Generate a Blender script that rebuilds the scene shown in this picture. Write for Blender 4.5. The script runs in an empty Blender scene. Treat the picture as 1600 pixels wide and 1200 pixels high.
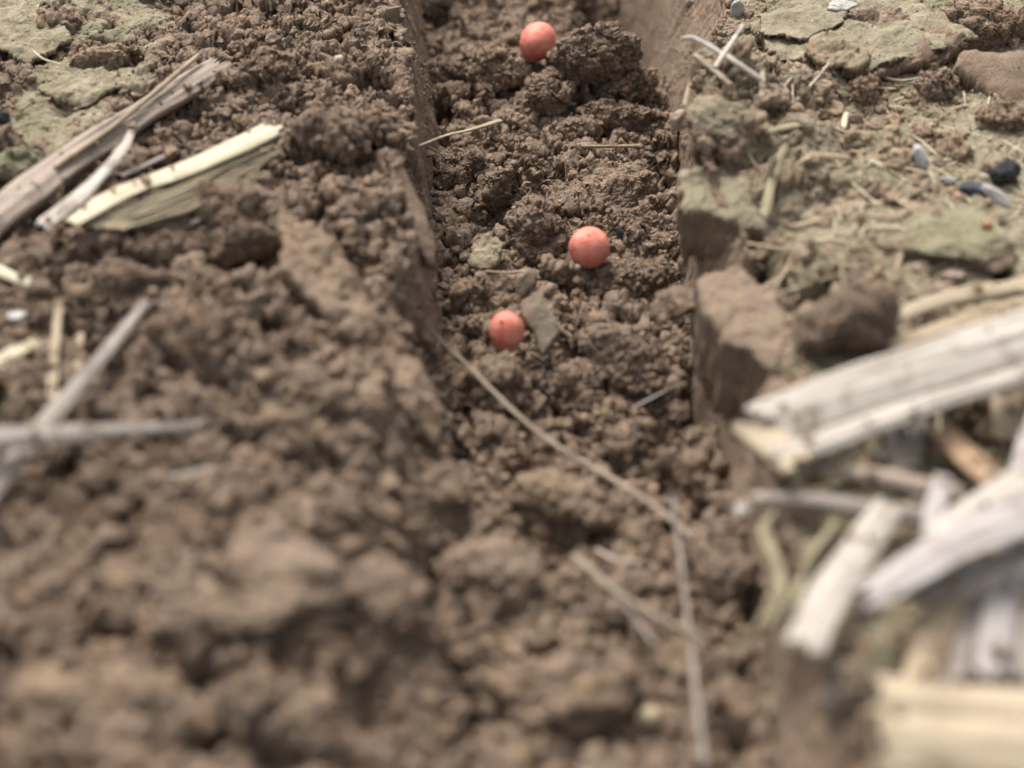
import bpy, math, random
import numpy as np
from mathutils import Vector, Matrix

# units: 1 Blender unit = 1 cm (a macro photograph of a few centimetres of soil)
S = bpy.context.scene
S.unit_settings.system = 'METRIC'
S.unit_settings.scale_length = 0.01
COL = S.collection
random.seed(7)

# ------------------------------------------------------------------ camera
FPX, CX, CY = 2700.0, 800.0, 600.0
CAMZ, PITCH, YAW = 15.2, math.radians(40), math.radians(1.3)
cd = bpy.data.cameras.new('camera')
cam = bpy.data.objects.new('camera', cd); COL.objects.link(cam)
cam.location = (0, 0, CAMZ)
cam.rotation_euler = (math.pi / 2 - PITCH, 0, -YAW)
cd.sensor_width = 360.0
cd.lens = FPX / 1600 * 360.0
cd.clip_start, cd.clip_end = 0.5, 2000
cd.dof.use_dof = True
cd.dof.focus_distance = 31.4
cd.dof.aperture_fstop = cd.lens * 1e-3 / (2 * 0.295)
S.camera = cam
# ------------------------------------------------------------------ light
SUN_EL, SUN_AZ = math.radians(58), math.radians(-25)     # azimuth from +Y, towards +X
w = bpy.data.worlds.new('World'); S.world = w; w.use_nodes = True
nt = w.node_tree; nt.nodes.clear()
sky = nt.nodes.new('ShaderNodeTexSky'); sky.sky_type = 'NISHITA'; sky.sun_disc = False
sky.sun_elevation = SUN_EL; sky.sun_rotation = SUN_AZ
sky.dust_density = 6.0; sky.air_density = 1.0; sky.ozone_density = 1.0
hs = nt.nodes.new('ShaderNodeHueSaturation'); hs.inputs['Saturation'].default_value = 0.25
bg = nt.nodes.new('ShaderNodeBackground'); bg.inputs['Strength'].default_value = 0.128
wo = nt.nodes.new('ShaderNodeOutputWorld')
nt.links.new(sky.outputs[0], hs.inputs['Color']); nt.links.new(hs.outputs[0], bg.inputs[0]); nt.links.new(bg.outputs[0], wo.inputs[0])
sd = bpy.data.lights.new('sun', 'SUN'); sd.energy = 1.9; sd.angle = math.radians(22); sd.color = (1.0, 0.96, 0.9)
so = bpy.data.objects.new('sun', sd); COL.objects.link(so)
sdir = Vector((math.sin(SUN_AZ) * math.cos(SUN_EL), math.cos(SUN_AZ) * math.cos(SUN_EL), math.sin(SUN_EL)))
so.rotation_euler = sdir.to_track_quat('Z', 'Y').to_euler(); so.location = (0, 0, 60)
S.view_settings.view_transform = 'Standard'; S.view_settings.look = 'None'
S.view_settings.exposure = 1.03; S.view_settings.gamma = 1.0
S.render.engine = 'CYCLES'
S.cycles.max_bounces = 4; S.cycles.diffuse_bounces = 1; S.cycles.glossy_bounces = 2
S.cycles.use_denoising = True
S.cycles.use_adaptive_sampling = True; S.cycles.adaptive_threshold = 0.025

# ------------------------------------------------------------------ pixel <-> ground (design-time measuring)
_R = np.array(cam.rotation_euler.to_matrix())
def ray(px, py):
    d = _R @ np.array([(px - CX) / FPX, -(py - CY) / FPX, -1.0]); return d
def at(px, py, z=0.0):
    d = ray(px, py); t = (z - CAMZ) / d[2]
    return np.array([d[0] * t, d[1] * t, z])

# ------------------------------------------------------------------ numpy noise
def _h(ix, iy, iz, s):
    h = (ix.astype(np.uint32) * np.uint32(0x8da6b343)) ^ (iy.astype(np.uint32) * np.uint32(0xd8163841)) ^ (iz.astype(np.uint32) * np.uint32(0xcb1ab31f)) ^ np.uint32((s * 0x9E3779B1) & 0xffffffff)
    h ^= h >> np.uint32(15); h *= np.uint32(0x2c1b3c6d); h ^= h >> np.uint32(12); h *= np.uint32(0x297a2d39); h ^= h >> np.uint32(15)
    return h
def vnoise(P, s=0):
    """gradient noise about -1..1"""
    P = np.asarray(P, np.float32)
    i = np.floor(P).astype(np.int32); f = P - i
    u = f * f * f * (f * (f * 6 - 15) + 10)
    out = 0
    for dx in (0, 1):
        wx = u[:, 0] if dx else 1 - u[:, 0]
        for dy in (0, 1):
            wy = u[:, 1] if dy else 1 - u[:, 1]
            for dz in (0, 1):
                wz = u[:, 2] if dz else 1 - u[:, 2]
                h = _h(i[:, 0] + dx, i[:, 1] + dy, i[:, 2] + dz, s)
                gx = (h & np.uint32(1023)).astype(np.float32) / 511.5 - 1
                gy = ((h >> np.uint32(10)) & np.uint32(1023)).astype(np.float32) / 511.5 - 1
                gz = ((h >> np.uint32(20)) & np.uint32(1023)).astype(np.float32) / 511.5 - 1
                out = out + wx * wy * wz * (gx * (f[:, 0] - dx) + gy * (f[:, 1] - dy) + gz * (f[:, 2] - dz))
    return out * 1.4
def fbm(P, oct=3, s=0, lac=2.0, g=0.5):
    a, o, n = 1.0, 0, 0
    for k in range(oct):
        o = o + a * vnoise(P * lac ** k + 13.7 * k, s + k); n += a; a *= g
    return o
def worley(P, s=0):
    """F1 distance and the cell's random number"""
    P = np.asarray(P, np.float32)
    i = np.floor(P).astype(np.int32); f = P - i
    best = np.full(len(P), 9.0, np.float32); rid = np.zeros(len(P), np.float32)
    for dx in (-1, 0, 1):
        for dy in (-1, 0, 1):
            for dz in (-1, 0, 1):
                h = _h(i[:, 0] + dx, i[:, 1] + dy, i[:, 2] + dz, s)
                jx = (h & np.uint32(1023)).astype(np.float32) / 1023
                jy = ((h >> np.uint32(10)) & np.uint32(1023)).astype(np.float32) / 1023
                jz = ((h >> np.uint32(20)) & np.uint32(1023)).astype(np.float32) / 1023
                d = (dx + jx - f[:, 0]) ** 2 + (dy + jy - f[:, 1]) ** 2 + (dz + jz - f[:, 2]) ** 2
                m = d < best
                best[m] = d[m]; rid[m] = ((h[m] * np.uint32(2654435761)) >> np.uint32(8)).astype(np.float32) / 16777216.0
    return np.sqrt(best), rid
def facets(P, s=0):
    """height of randomly tilted facets, one per cell"""
    P = np.asarray(P, np.float32)
    i = np.floor(P).astype(np.int32); f = P - i
    best = np.full(len(P), 9.0, np.float32); out = np.zeros(len(P), np.float32)
    for dx in (-1, 0, 1):
        for dy in (-1, 0, 1):
            for dz in (-1, 0, 1):
                h = _h(i[:, 0] + dx, i[:, 1] + dy, i[:, 2] + dz, s)
                jx = (h & np.uint32(1023)).astype(np.float32) / 1023; jy = ((h >> np.uint32(10)) & np.uint32(1023)).astype(np.float32) / 1023; jz = ((h >> np.uint32(20)) & np.uint32(1023)).astype(np.float32) / 1023
                vx, vy, vz = f[:, 0] - dx - jx, f[:, 1] - dy - jy, f[:, 2] - dz - jz
                d = vx * vx + vy * vy + vz * vz; m = d < best; best[m] = d[m]
                h2 = h * np.uint32(2654435761); a = (h2 >> np.uint32(22)).astype(np.float32) / 1023 - 0.5; b = ((h2 >> np.uint32(12)) & np.uint32(1023)).astype(np.float32) / 1023 - 0.5; c = ((h2 >> np.uint32(3)) & np.uint32(511)).astype(np.float32) / 511 - 0.5
                out[m] = (vx * a + vy * b + vz * c)[m] * 1.5 + 0.7 * c[m]
    return out
def sstep(a, b, x):
    t = np.clip((x - a) / (b - a), 0, 1); return t * t * (3 - 2 * t)

# ------------------------------------------------------------------ materials
class NB:
    def __init__(s, mat):
        mat.use_nodes = True; s.t = mat.node_tree; s.t.nodes.clear()
    def n(s, typ, props=None, **inp):
        nd = s.t.nodes.new(typ)
        for k, v in (props or {}).items(): setattr(nd, k, v)
        for k, v in inp.items():
            k = k.replace('_', ' ')
            sock = nd.inputs[int(k[1:])] if k[0] == 'i' and k[1:].isdigit() else nd.inputs[k]
            s.put(sock, v)
        return nd
    def put(s, sock, v):
        if isinstance(v, bpy.types.NodeSocket): s.t.links.new(v, sock)
        else: sock.default_value = v
    def m(s, op, a, b=0.0, c=0.0, clamp=False):
        return s.n('ShaderNodeMath', {'operation': op, 'use_clamp': clamp}, i0=a, i1=b, i2=c).outputs[0]
    def mix(s, f, a, b, blend='MIX'):
        nd = s.t.nodes.new('ShaderNodeMix'); nd.data_type = 'RGBA'; nd.blend_type = blend
        s.put(nd.inputs[0], f); s.put(nd.inputs[6], a); s.put(nd.inputs[7], b); return nd.outputs[2]
    def noise(s, vec, scale, detail=2.0, rough=0.5, **k):
        return s.n('ShaderNodeTexNoise', None, Vector=vec, Scale=scale, Detail=detail, Roughness=rough, **k).outputs[0]
    def voro(s, vec, scale, feature='F1'):
        return s.n('ShaderNodeTexVoronoi', {'feature': feature}, Vector=vec, Scale=scale)
    def ramp(s, f, a, b):
        return s.n('ShaderNodeMapRange', {'interpolation_type': 'SMOOTHSTEP'}, i0=f, i1=a, i2=b, i3=0.0, i4=1.0).outputs[0]
def c4(r, g, b): return (r, g, b, 1.0)
def srgb(r, g, b, k=1.0):
    f = lambda v: ((v / 255 + 0.055) / 1.055) ** 2.4 if v > 10 else v / 255 / 12.92
    return (f(r) * k, f(g) * k, f(b) * k, 1.0)

def soil_material(name, disp=1.0, base=(0.222, 0.163, 0.118), coords='Object', attrs=True, cells=(2.3, 5.2, 12.0, 27.0), crusts=((0.205, 0.173, 0.110), (0.31, 0.264, 0.184))):
    mat = bpy.data.materials.new(name); b = NB(mat)
    co = b.n('ShaderNodeTexCoord').outputs[coords]
    orr = b.m('MULTIPLY', b.n('ShaderNodeObjectInfo').outputs['Random'], 57.0)
    co = b.n('ShaderNodeVectorMath', {'operation': 'ADD'}, i0=co, i1=b.n('ShaderNodeCombineXYZ', None, X=orr, Y=orr, Z=orr).outputs[0]).outputs[0]
    if attrs:
        rough = b.n('ShaderNodeAttribute', {'attribute_name': 'rough'}).outputs['Fac']
        crust = b.n('ShaderNodeAttribute', {'attribute_name': 'crust'}).outputs['Fac']
        tint = b.n('ShaderNodeAttribute', {'attribute_name': 'tint'}).outputs['Fac']
    else:
        rough, crust = 1.0, 0.0
        tint = b.n('ShaderNodeObjectInfo').outputs['Random']
    # domain warp
    wn = b.n('ShaderNodeTexNoise', None, Vector=co, Scale=3.0, Detail=3.0).outputs['Color']
    wv = b.n('ShaderNodeVectorMath', {'operation': 'SCALE'}, i0=b.n('ShaderNodeVectorMath', {'operation': 'SUBTRACT'}, i0=wn, i1=(0.5, 0.5, 0.5)).outputs[0], Scale=0.55).outputs[0]
    wc = b.n('ShaderNodeVectorMath', {'operation': 'ADD'}, i0=co, i1=wv).outputs[0]
    # ---- relief: rounded crumbs of four sizes
    h = 0.0
    tot = None
    sepx = lambda v_: b.n('ShaderNodeVectorMath', {'operation': 'SUBTRACT'}, i0=v_, i1=(0.5, 0.5, 0.5)).outputs[0]
    for k, (sc, amp) in enumerate(zip(cells, (0.17, 0.095, 0.058, 0.036))):
        v = b.voro(wc if k < 3 else co, sc)
        d2 = b.m('MULTIPLY', v.outputs['Distance'], v.outputs['Distance'])
        dome = b.m('SQRT', b.m('SUBTRACT', 1.0, d2, clamp=True))
        rnd = b.n('ShaderNodeSeparateColor', None, Color=v.outputs['Color']).outputs[0]
        if k < 3:
            loc = b.n('ShaderNodeVectorMath', {'operation': 'SUBTRACT'}, i0=wc, i1=v.outputs['Position']).outputs[0]
            tilt = b.m('MULTIPLY', b.n('ShaderNodeVectorMath', {'operation': 'DOT_PRODUCT'}, i0=loc, i1=sepx(v.outputs['Color'])).outputs['Value'], sc * 1.6)
            core = b.m('ADD', b.m('MULTIPLY', dome, 0.55), b.m('ADD', tilt, 0.4))
        else: core = dome
        hh = b.m('MULTIPLY', b.m('ADD', core, b.m('MULTIPLY', rnd, 0.7 if k < 2 else 0.45)), amp)
        tot = hh if tot is None else b.m('ADD', tot, hh)
    nz = b.noise(wc, 9.0, 5.0, 0.7)
    tot = b.m('ADD', tot, b.m('MULTIPLY', b.m('SUBTRACT', nz, 0.5), 0.16))
    tot = b.m('SUBTRACT', tot, 0.36)
    low = b.m('MULTIPLY', b.m('SUBTRACT', b.noise(co, 11.0, 6.0, 0.7), 0.5), 0.075)
    # streaks of the cutting disc run down the smooth faces
    stv = b.n('ShaderNodeMapping', None, Vector=co, Scale=(1.0, 9.0, 0.7)).outputs[0]
    st = b.noise(stv, 2.2, 3.0, 0.6)
    low = b.m('ADD', low, b.m('MULTIPLY', b.m('SUBTRACT', st, 0.5), 0.05))
    hgt = b.m('ADD', b.m('MULTIPLY', tot, rough), b.m('MULTIPLY', low, b.m('SUBTRACT', 1.0, rough)))
    dn = b.n('ShaderNodeDisplacement', None, Height=b.m('MULTIPLY', hgt, disp), Midlevel=0.0, Scale=1.0)
    # ---- colour
    n1 = b.noise(co, 0.9, 3.0, 0.6); n2 = b.noise(co, 5.0, 4.0, 0.65); n3 = b.noise(co, 38.0, 3.0, 0.7)
    r, g, bb = base
    col = b.mix(b.ramp(n1, 0.35, 0.65), c4(r * 0.80, g * 0.74, bb * 0.70), c4(r * 1.1, g * 1.1, bb * 1.12))
    col = b.mix(b.m('MULTIPLY', b.ramp(n2, 0.42, 0.7), 0.55), col, c4(r * 1.45, g * 1.38, bb * 1.22))
    col = b.mix(b.m('MULTIPLY', b.ramp(n3, 0.3, 0.8), 0.6), col, c4(r * 0.62, g * 0.58, bb * 0.55))
    vt = b.voro(wc, 4.0); vr = b.n('ShaderNodeSeparateColor', None, Color=vt.outputs['Color'])
    col = b.mix(b.m('MULTIPLY', vr.outputs[1], 0.35), col, c4(r * 0.75, g * 0.78, bb * 0.86))
    col = b.mix(b.m('MULTIPLY', b.ramp(b.noise(wc, 2.6, 4.0, 0.7), 0.52, 0.68), 0.55), col, c4(r * 1.5, g * 1.32, bb * 1.05))
    # crumb tint
    col = b.mix(b.m('MULTIPLY', tint, 0.5), col, c4(r * 1.5, g * 1.42, bb * 1.25))
    # crust: dried olive silt film
    cn = b.noise(co, 2.2, 5.0, 0.65)
    cc = b.mix(b.ramp(cn, 0.35, 0.65), c4(*crusts[0]), c4(*crusts[1]))
    cc = b.mix(b.m('MULTIPLY', b.ramp(b.noise(co, 1.1, 3.0, 0.5), 0.50, 0.70), 0.55), cc, c4(0.145, 0.142, 0.080))
    cc = b.mix(b.m('MULTIPLY', b.ramp(b.noise(co, 22.0, 2.0, 0.6), 0.6, 0.75), 0.7), cc, c4(0.12, 0.09, 0.055))
    cf = b.m('MULTIPLY', crust, b.ramp(b.m('ADD', b.noise(co, 3.5, 4.0, 0.6), b.m('MULTIPLY', crust, 0.35)), 0.55, 0.72))
    col = b.mix(cf, col, cc)
    # mineral flecks
    vf = b.voro(co, 16.0); fr = b.n('ShaderNodeSeparateColor', None, Color=vf.outputs['Color']).outputs[0]
    fl = b.m('MULTIPLY', b.m('GREATER_THAN', fr, 0.965), b.m('LESS_THAN', vf.outputs['Distance'], 0.38))
    col = b.mix(b.m('MULTIPLY', fl, 0.75), col, c4(0.40, 0.33, 0.25))
    fl2 = b.m('MULTIPLY', b.m('LESS_THAN', fr, 0.02), b.m('LESS_THAN', vf.outputs['Distance'], 0.35))
    col = b.mix(fl2, col, c4(0.03, 0.03, 0.04))
    vb = b.voro(wc, 30.0).outputs['Distance']
    fine = b.m('ADD', b.m('MULTIPLY', b.noise(co, 40.0, 4.0, 0.75), 0.9), b.m('MULTIPLY', b.m('MULTIPLY', vb, vb), -0.9 if attrs else -0.9))
    bmp = b.n('ShaderNodeBump', None, Strength=0.75, Distance=0.035, Height=fine).outputs[0]
    p = b.n('ShaderNodeBsdfPrincipled', None, Base_Color=col, Roughness=0.82, Normal=bmp)
    p.inputs['Specular IOR Level'].default_value = 0.25
    o = b.n('ShaderNodeOutputMaterial', None, Surface=p.outputs[0], Displacement=dn.outputs[0])
    mat.displacement_method = 'DISPLACEMENT' if disp else 'BUMP'
    return mat

M_SOIL = soil_material('soil')
M_CLOD = soil_material('clod_soil', disp=0.62, coords='Object', cells=(3.2, 7.0, 15.0, 30.0))
M_MOSS = soil_material('mossy_soil', disp=0.62, crusts=((0.175, 0.158, 0.092), (0.27, 0.238, 0.155)), cells=(3.2, 7.0, 15.0, 30.0))
M_FLAKE = soil_material('grey_flake_soil', disp=0.5, base=(0.265, 0.218, 0.170), cells=(3.2, 7.0, 15.0, 30.0))
M_CRUMB = soil_material('crumb_soil', disp=0.0)
M_TANCRUMB = soil_material('tan_crumb_soil', disp=0.0, base=(0.27, 0.205, 0.145))

# ------------------------------------------------------------------ object helpers
def link(o, label=None, cat=None, group=None, kind=None, parent=None):
    COL.objects.link(o)
    if label: o['label'] = label
    if cat: o['category'] = cat
    if group: o['group'] = group
    if kind: o['kind'] = kind
    if parent: o.parent = parent
    return o
def mesh_np(name, V, Fq, mat, smooth=True, attrs=None, uv=None):
    """V (n,3), Fq (m,4) or (m,3) numpy arrays"""
    V = np.asarray(V, np.float32); Fq = np.asarray(Fq, np.int32)
    me = bpy.data.meshes.new(name); k = Fq.shape[1]
    me.vertices.add(len(V)); me.vertices.foreach_set('co', V.ravel())
    me.loops.add(Fq.size); me.loops.foreach_set('vertex_index', Fq.ravel())
    me.polygons.add(len(Fq)); me.polygons.foreach_set('loop_start', np.arange(0, Fq.size, k, dtype=np.int32))
    if smooth: me.polygons.foreach_set('use_smooth', np.ones(len(Fq), bool))
    for an, arr in (attrs or {}).items():
        a = me.attributes.new(an, 'FLOAT', 'POINT'); a.data.foreach_set('value', np.asarray(arr, np.float32).ravel())
    if uv is not None:
        ul = me.uv_layers.new(name='UVMap'); ul.data.foreach_set('uv', np.asarray(uv, np.float32)[Fq.ravel()].ravel())
    me.update(calc_edges=True)
    me.materials.append(mat)
    return bpy.data.objects.new(name, me)
def grid_faces(nr, nc):
    i = np.arange(nr * nc).reshape(nr, nc)
    return np.stack([i[:-1, :-1], i[:-1, 1:], i[1:, 1:], i[1:, :-1]], -1).reshape(-1, 4)

# ------------------------------------------------------------------ THE GROUND: furrow between two banks
def knots(lst, z):
    """pixel measurements at height z -> (Y sorted, X)"""
    P = np.array([at(px, py, z) for px, py in lst]); o = np.argsort(P[:, 1]); return P[o, 1], P[o, 0]
ST = 0.021
Yd = np.concatenate([-40 + np.arange(0, 48, 2.0), np.arange(8.3, 10.2, 0.15), np.arange(10.3, 37.0, ST), np.arange(37.2, 42, 0.25), np.arange(43, 90, 2.0)])
def interp(Y, kn): return np.interp(Y, kn[0], kn[1])
kLr = knots([(622, -60), (626, 0), (640, 100), (652, 190), (618, 235), (625, 290), (655, 400), (600, 440), (580, 520), (590, 600), (550, 700), (520, 820), (500, 950), (480, 1100), (460, 1250)], 0)
kLb = knots([(650, -60), (655, 0), (676, 100), (688, 200), (672, 300), (682, 400), (690, 500), (700, 640), (720, 800), (740, 1000), (740, 1250)], -2.0)
kRb = knots([(960, -60), (990, 0), (1020, 80), (1062, 200), (1064, 400), (1078, 500), (1085, 640), (1130, 740), (1170, 900), (1190, 1000), (1200, 1250)], -2.3)
kRr = knots([(1135, -60), (1140, 0), (1128, 70), (1085, 95), (1066, 160), (1064, 270), (1120, 330), (1190, 400), (1235, 500), (1200, 640), (1190, 800), (1195, 900), (1250, 1000), (1340, 1100), (1400, 1250)], 0)
kFz = (np.array([8, 12, 15, 18, 20.5, 40]), np.array([-1.2, -1.3, -1.65, -2.1, -2.4, -2.4]))
jit = lambda a, f, s: a * vnoise(np.stack([Yd * f, Yd * 0 + 3.1, Yd * 0 + s], 1), s)
xLr = interp(Yd, kLr) + jit(0.14, 1.5, 1) + jit(0.10, 4.5, 15); xLb = interp(Yd, kLb) + jit(0.08, 1.7, 2)
xRb = interp(Yd, kRb) + jit(0.12, 1.4, 3); xRr = interp(Yd, kRr) + jit(0.22, 1.3, 4) + jit(0.16, 4.0, 14)
xLr = np.minimum(xLr, xLb - 0.18); xRr = np.maximum(xRr, xRb + 0.15)
zF = interp(Yd, kFz)
def seg(n): return np.linspace(0, 1, n, endpoint=False)
nr = len(Yd)
outerL = -10.4 - 1.35 ** np.arange(14, 0, -1) * 1.0
outerR = 11.2 + 1.35 ** np.arange(1, 15) * 1.0
def rows(a, b, t): return a[:, None] + (b - a)[:, None] * t[None, :]
one = np.ones(nr)
tL, tLw, tFl, tRw, tR = seg(420), seg(120), seg(215), seg(125), np.linspace(0, 1, 360)
X = np.hstack([np.repeat(outerL[None], nr, 0), rows(-10.4 * one, xLr, tL), rows(xLr, xLb, tLw), rows(xLb, xRb, tFl), rows(xRb, xRr, tRw), rows(xRr, 11.2 * one, tR), np.repeat(outerR[None], nr, 0)])
Z = np.hstack([np.zeros((nr, 14)), np.zeros((nr, len(tL))), rows(0 * one, zF, tLw), rows(zF, zF, tFl), rows(zF, 0 * one, tRw), np.zeros((nr, len(tR))), np.zeros((nr, 14))])
nc = X.shape[1]
Y = np.repeat(Yd[:, None], nc, 1)
# part of the section each vertex belongs to
cidx = np.concatenate([[0] * (14 + len(tL)), [1] * len(tLw), [2] * len(tFl), [3] * len(tRw), [4] * (len(tR) + 14)])
part = np.repeat(cidx[None], nr, 0)
tw = np.zeros((nr, nc)); o1 = 14 + len(tL); tw[:, o1:o1 + len(tLw)] = tLw; o3 = o1 + len(tLw) + len(tFl); tw[:, o3:o3 + len(tRw)] = 1 - tRw   # 0 rim .. 1 base
P = np.stack([X, Y, Z], -1).reshape(-1, 3).astype(np.float32)
pf = part.ravel(); tf = tw.ravel()
x, y, z = P[:, 0].copy(), P[:, 1].copy(), P[:, 2].copy()
Q = np.stack([x, y, z], 1)
big = fbm(Q * 0.42, 2, 11); mid = fbm(Q * 1.1, 3, 21)
amp = np.where(pf == 0, 1.0, np.where(pf == 4, 0.42, 0.8))
amp = np.where(pf == 1, 1.0 - 0.2 * tf, amp)
amp = amp * np.where(pf <= 1, 0.72 + 0.28 * sstep(14.5, 19.5, y), 1.0)
amp = np.where(pf == 3, 0.42 + 0.38 * tf, amp)
# the wall faces: smooth where the disc cut, rough where they crumbled
wallL = pf == 1; wallR = pf == 3
smoothL = wallL * np.clip(sstep(24.0, 25.0, y) * 1.0 + sstep(20.5, 21.2, y) * (1 - sstep(23.5, 24.2, y)) * 0.8, 0, 1) * sstep(-0.4, 0.0, mid + 0.25)
smoothR = wallR * sstep(-0.35, 0.1, fbm(Q * 0.8, 2, 51) + 0.55)
smoothW = np.clip(smoothL + smoothR, 0, 1)
crust = (pf == 4) * sstep(0.0, 0.15, x - np.interp(y, Yd, xRr)) * 1.0
crust *= sstep(-0.55, -0.1, fbm(Q * 0.55, 3, 61) + 0.12 + 0.25 * sstep(20, 26, y))
kC = knots([(-60, 20), (60, 40), (150, 90), (100, 200), (40, 280), (-60, 420)], 0)
crustL = (pf == 0) * sstep(0.5, -0.4, x - (-7.0 + 0.9 * fbm(np.stack([x * 0, y * 0.6, y * 0], 1), 2, 66)) - 0.25 * (y - 22)) * sstep(20, 22.5, y) * sstep(-0.25, 0.1, fbm(Q * 0.9, 3, 67))
crust = np.clip(crust + crustL, 0, 1)
rough = np.clip(1 - 0.93 * smoothW - 0.78 * crust, 0.05, 1)
rough *= np.where(pf == 4, 0.85, 1.0)
rimx = np.interp(y, Yd, xRr)
blk = (pf == 4) * np.exp(-((x - rimx - 0.8) / 1.7) ** 2) * sstep(21.3, 22.5, y) * (1 - sstep(26.0, 27.0, y))
rough = np.maximum(rough, 0.75 * blk)
rough = np.maximum(rough, np.where(pf == 4, 0.30, 0))
dz = amp * (0.34 * big + 0.20 * mid * rough)
# crumble of medium clods, on everything that is not crust or a cut face
wd, wr = worley(Q * 0.95 + 0.35 * np.stack([mid, big, mid], 1), 5)
dz += amp * rough * (0.24 * np.sqrt(np.clip(1 - wd * wd, 0, 1)) + 0.20 * wr - 0.28 + 0.34 * facets(Q * 1.25 + 0.3 * np.stack([mid, big, mid], 1), 8)) * np.where(pf == 0, 0.8, 0.9)
crust = crust * (1 - 0.35 * blk)
wd2, _r2 = worley(Q * 1.7 + 0.5 * np.stack([mid, big, mid], 1), 17)
dz -= 0.38 * np.where(pf == 4, 0.5, 1.0) * sstep(0.66, 0.86, wd2) * rough
wd3, _r3 = worley(Q * 4.2 + 0.5 * np.stack([mid, big, mid], 1), 18)
dz -= 0.13 * sstep(0.62, 0.82, wd3) * rough
fade = np.where((pf == 1) | (pf == 3), 1 - 0.75 * np.sin(np.pi * tf), 1.0)
z = z + dz * fade + blk * (0.32 + 0.55 * mid + 0.4 * big)
x = x + np.where(pf == 1, 1, np.where(pf == 3, -1, 0)) * np.sin(np.pi * tf) * (0.16 * mid + 0.14 * big) * (0.35 + 0.65 * rough)
# large lumps and pits measured off the photograph: (px, py, plane z, radius x, radius y, height)
def bump(px, py, zz, rx, ry, hgt, rot=0.0, p=2.0):
    global z
    c = at(px, py, zz); dx, dy = x - c[0], y - c[1]; cs, sn = math.cos(rot), math.sin(rot)
    a, b_ = (dx * cs + dy * sn) / rx, (-dx * sn + dy * cs) / ry
    z = z + hgt * np.exp(-(a * a + b_ * b_) ** (p / 2))
for a in [
    (950, 5, -2.2, 0.55, 1.6, -2.8), (1040, 650, -2.3, 0.28, 0.45, -1.1), (1085, 640, -2.2, 0.15, 0.4, -0.8), (1178, 940, -1.8, 0.18, 0.4, -0.8), (1050, 815, -1.9, 0.3, 0.3, -0.5),
    (690, 175, -2.3, 0.2, 0.5, -0.7), (900, 175, -2.3, 0.8, 0.3, -0.35), (1045, 250, -2.3, 0.25, 0.6, -0.8), (1010, 410, -2.3, 0.5, 0.4, -0.5), (770, 330, -2.3, 0.4, 0.35, -0.5),
    (850, 560, -2.3, 0.35, 0.3, -0.4), (1040, 480, -2.3, 0.3, 0.5, -0.5), (1000, 30, -2.2, 0.35, 1.2, -1.2),
    (715, 860, -1.2, 0.14, 0.9, -0.0), (210, 90, 0, 0.22, 0.35, -1.0), (60, 275, 0, 0.45, 0.3, -1.0), (385, 405, 0, 0.5, 0.28, -1.4), (470, 250, 0, 0.35, 0.3, -0.6), (500, 335, 0, 0.12, 0.5, -0.9),
    (300, 1045, 0, 0.35, 0.2, -0.8), (335, 1130, 0, 0.3, 0.35, -1.0), (440, 1190, 0, 0.3, 0.3, -0.7), (560, 1050, 0, 0.5, 0.4, -0.5), (380, 680, 0, 0.4, 0.12, -0.5), (150, 930, 0, 0.1, 0.1, -0.5), (110, 700, 0, 0.25, 0.5, -0.7), (20, 700, 0, 0.3, 0.5, -0.8),
    (160, 520, 0, 0.4, 0.25, -0.7), (1540, 640, 0, 0.7, 0.55, -1.3), (1330, 735, 0, 0.7, 0.35, -0.8), (1560, 400, 0.2, 0.1, 0.8, -0.5),
    (1400, 380, 0.1, 1.3, 0.8, 0.35), (1330, 290, 0, 1.2, 0.6, 0.2), (300, 900, 0, 2.0, 0.9, 0.25), (350, 350, 0, 0.7, 0.5, 0.3), (540, 230, 0, 0.6, 0.6, 0.25), (330, 150, 0, 1.6, 0.9, 0.2),
    (1130, 200, 0, 0.9, 0.9, 0.25), (830, 790, -1.9, 0.6, 0.4, 0.45), (650, 760, -0.8, 0.6, 0.35, 0.35), (800, 900, -1.5, 0.8, 0.5, 0.3), (760, 620, -2.3, 0.8, 0.5, 0.2), (1000, 700, -2.2, 0.9, 0.3, 0.35)]:
    bump(*a)
# cracks: narrow grooves along a pixel path
def crack(path, zz, width, depth):
    global z
    pts = [at(p[0], p[1], p[2] if len(p) > 2 else zz)[:2] for p in path]
    D = np.full(len(x), 9.0, np.float32)
    wob = 0.1 * mid
    for p, q in zip(pts[:-1], pts[1:]):
        vx, vy = q - p; L = vx * vx + vy * vy
        t = np.clip(((x - p[0]) * vx + (y - p[1]) * vy) / L, 0, 1)
        D = np.minimum(D, np.hypot(x - p[0] - t * vx, y - p[1] - t * vy) + wob * 0.6)
    z = z - depth * np.exp(-(np.clip(D, 0, None) / width) ** 2)
crack([(658, 815), (665, 900), (700, 980), (740, 1030)], -0.6, 0.09, 1.6)
crack([(1085, 405, -2.0), (1130, 398, -1.1), (1182, 430, -.6), (1240, 465, 0), (1300, 430, .1)], 0.0, 0.13, 1.1)
crack([(1062, 222), (1120, 232), (1190, 212)], 0.0, 0.07, 0.5)
crack([(505, 300), (490, 350), (520, 370)], 0.0, 0.09, 0.9)
crack([(150, 60), (205, 75), (215, 110)], 0.0, 0.07, 0.6)
far = np.clip(np.maximum(np.abs(x) - 10.5, 0) / 6 + np.maximum(10 - y, 0) / 5 + np.maximum(y - 37, 0) / 6, 0, 1)
rough = rough * (1 - 0.6 * far)
V = np.stack([x, y, z], 1)
ground = mesh_np('ground', V, grid_faces(nr, nc), M_SOIL, attrs={'rough': rough, 'crust': crust, 'tint': np.zeros(len(x))})
link(ground, 'brown crumbly soil with a furrow cut through it', kind='structure')

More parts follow.
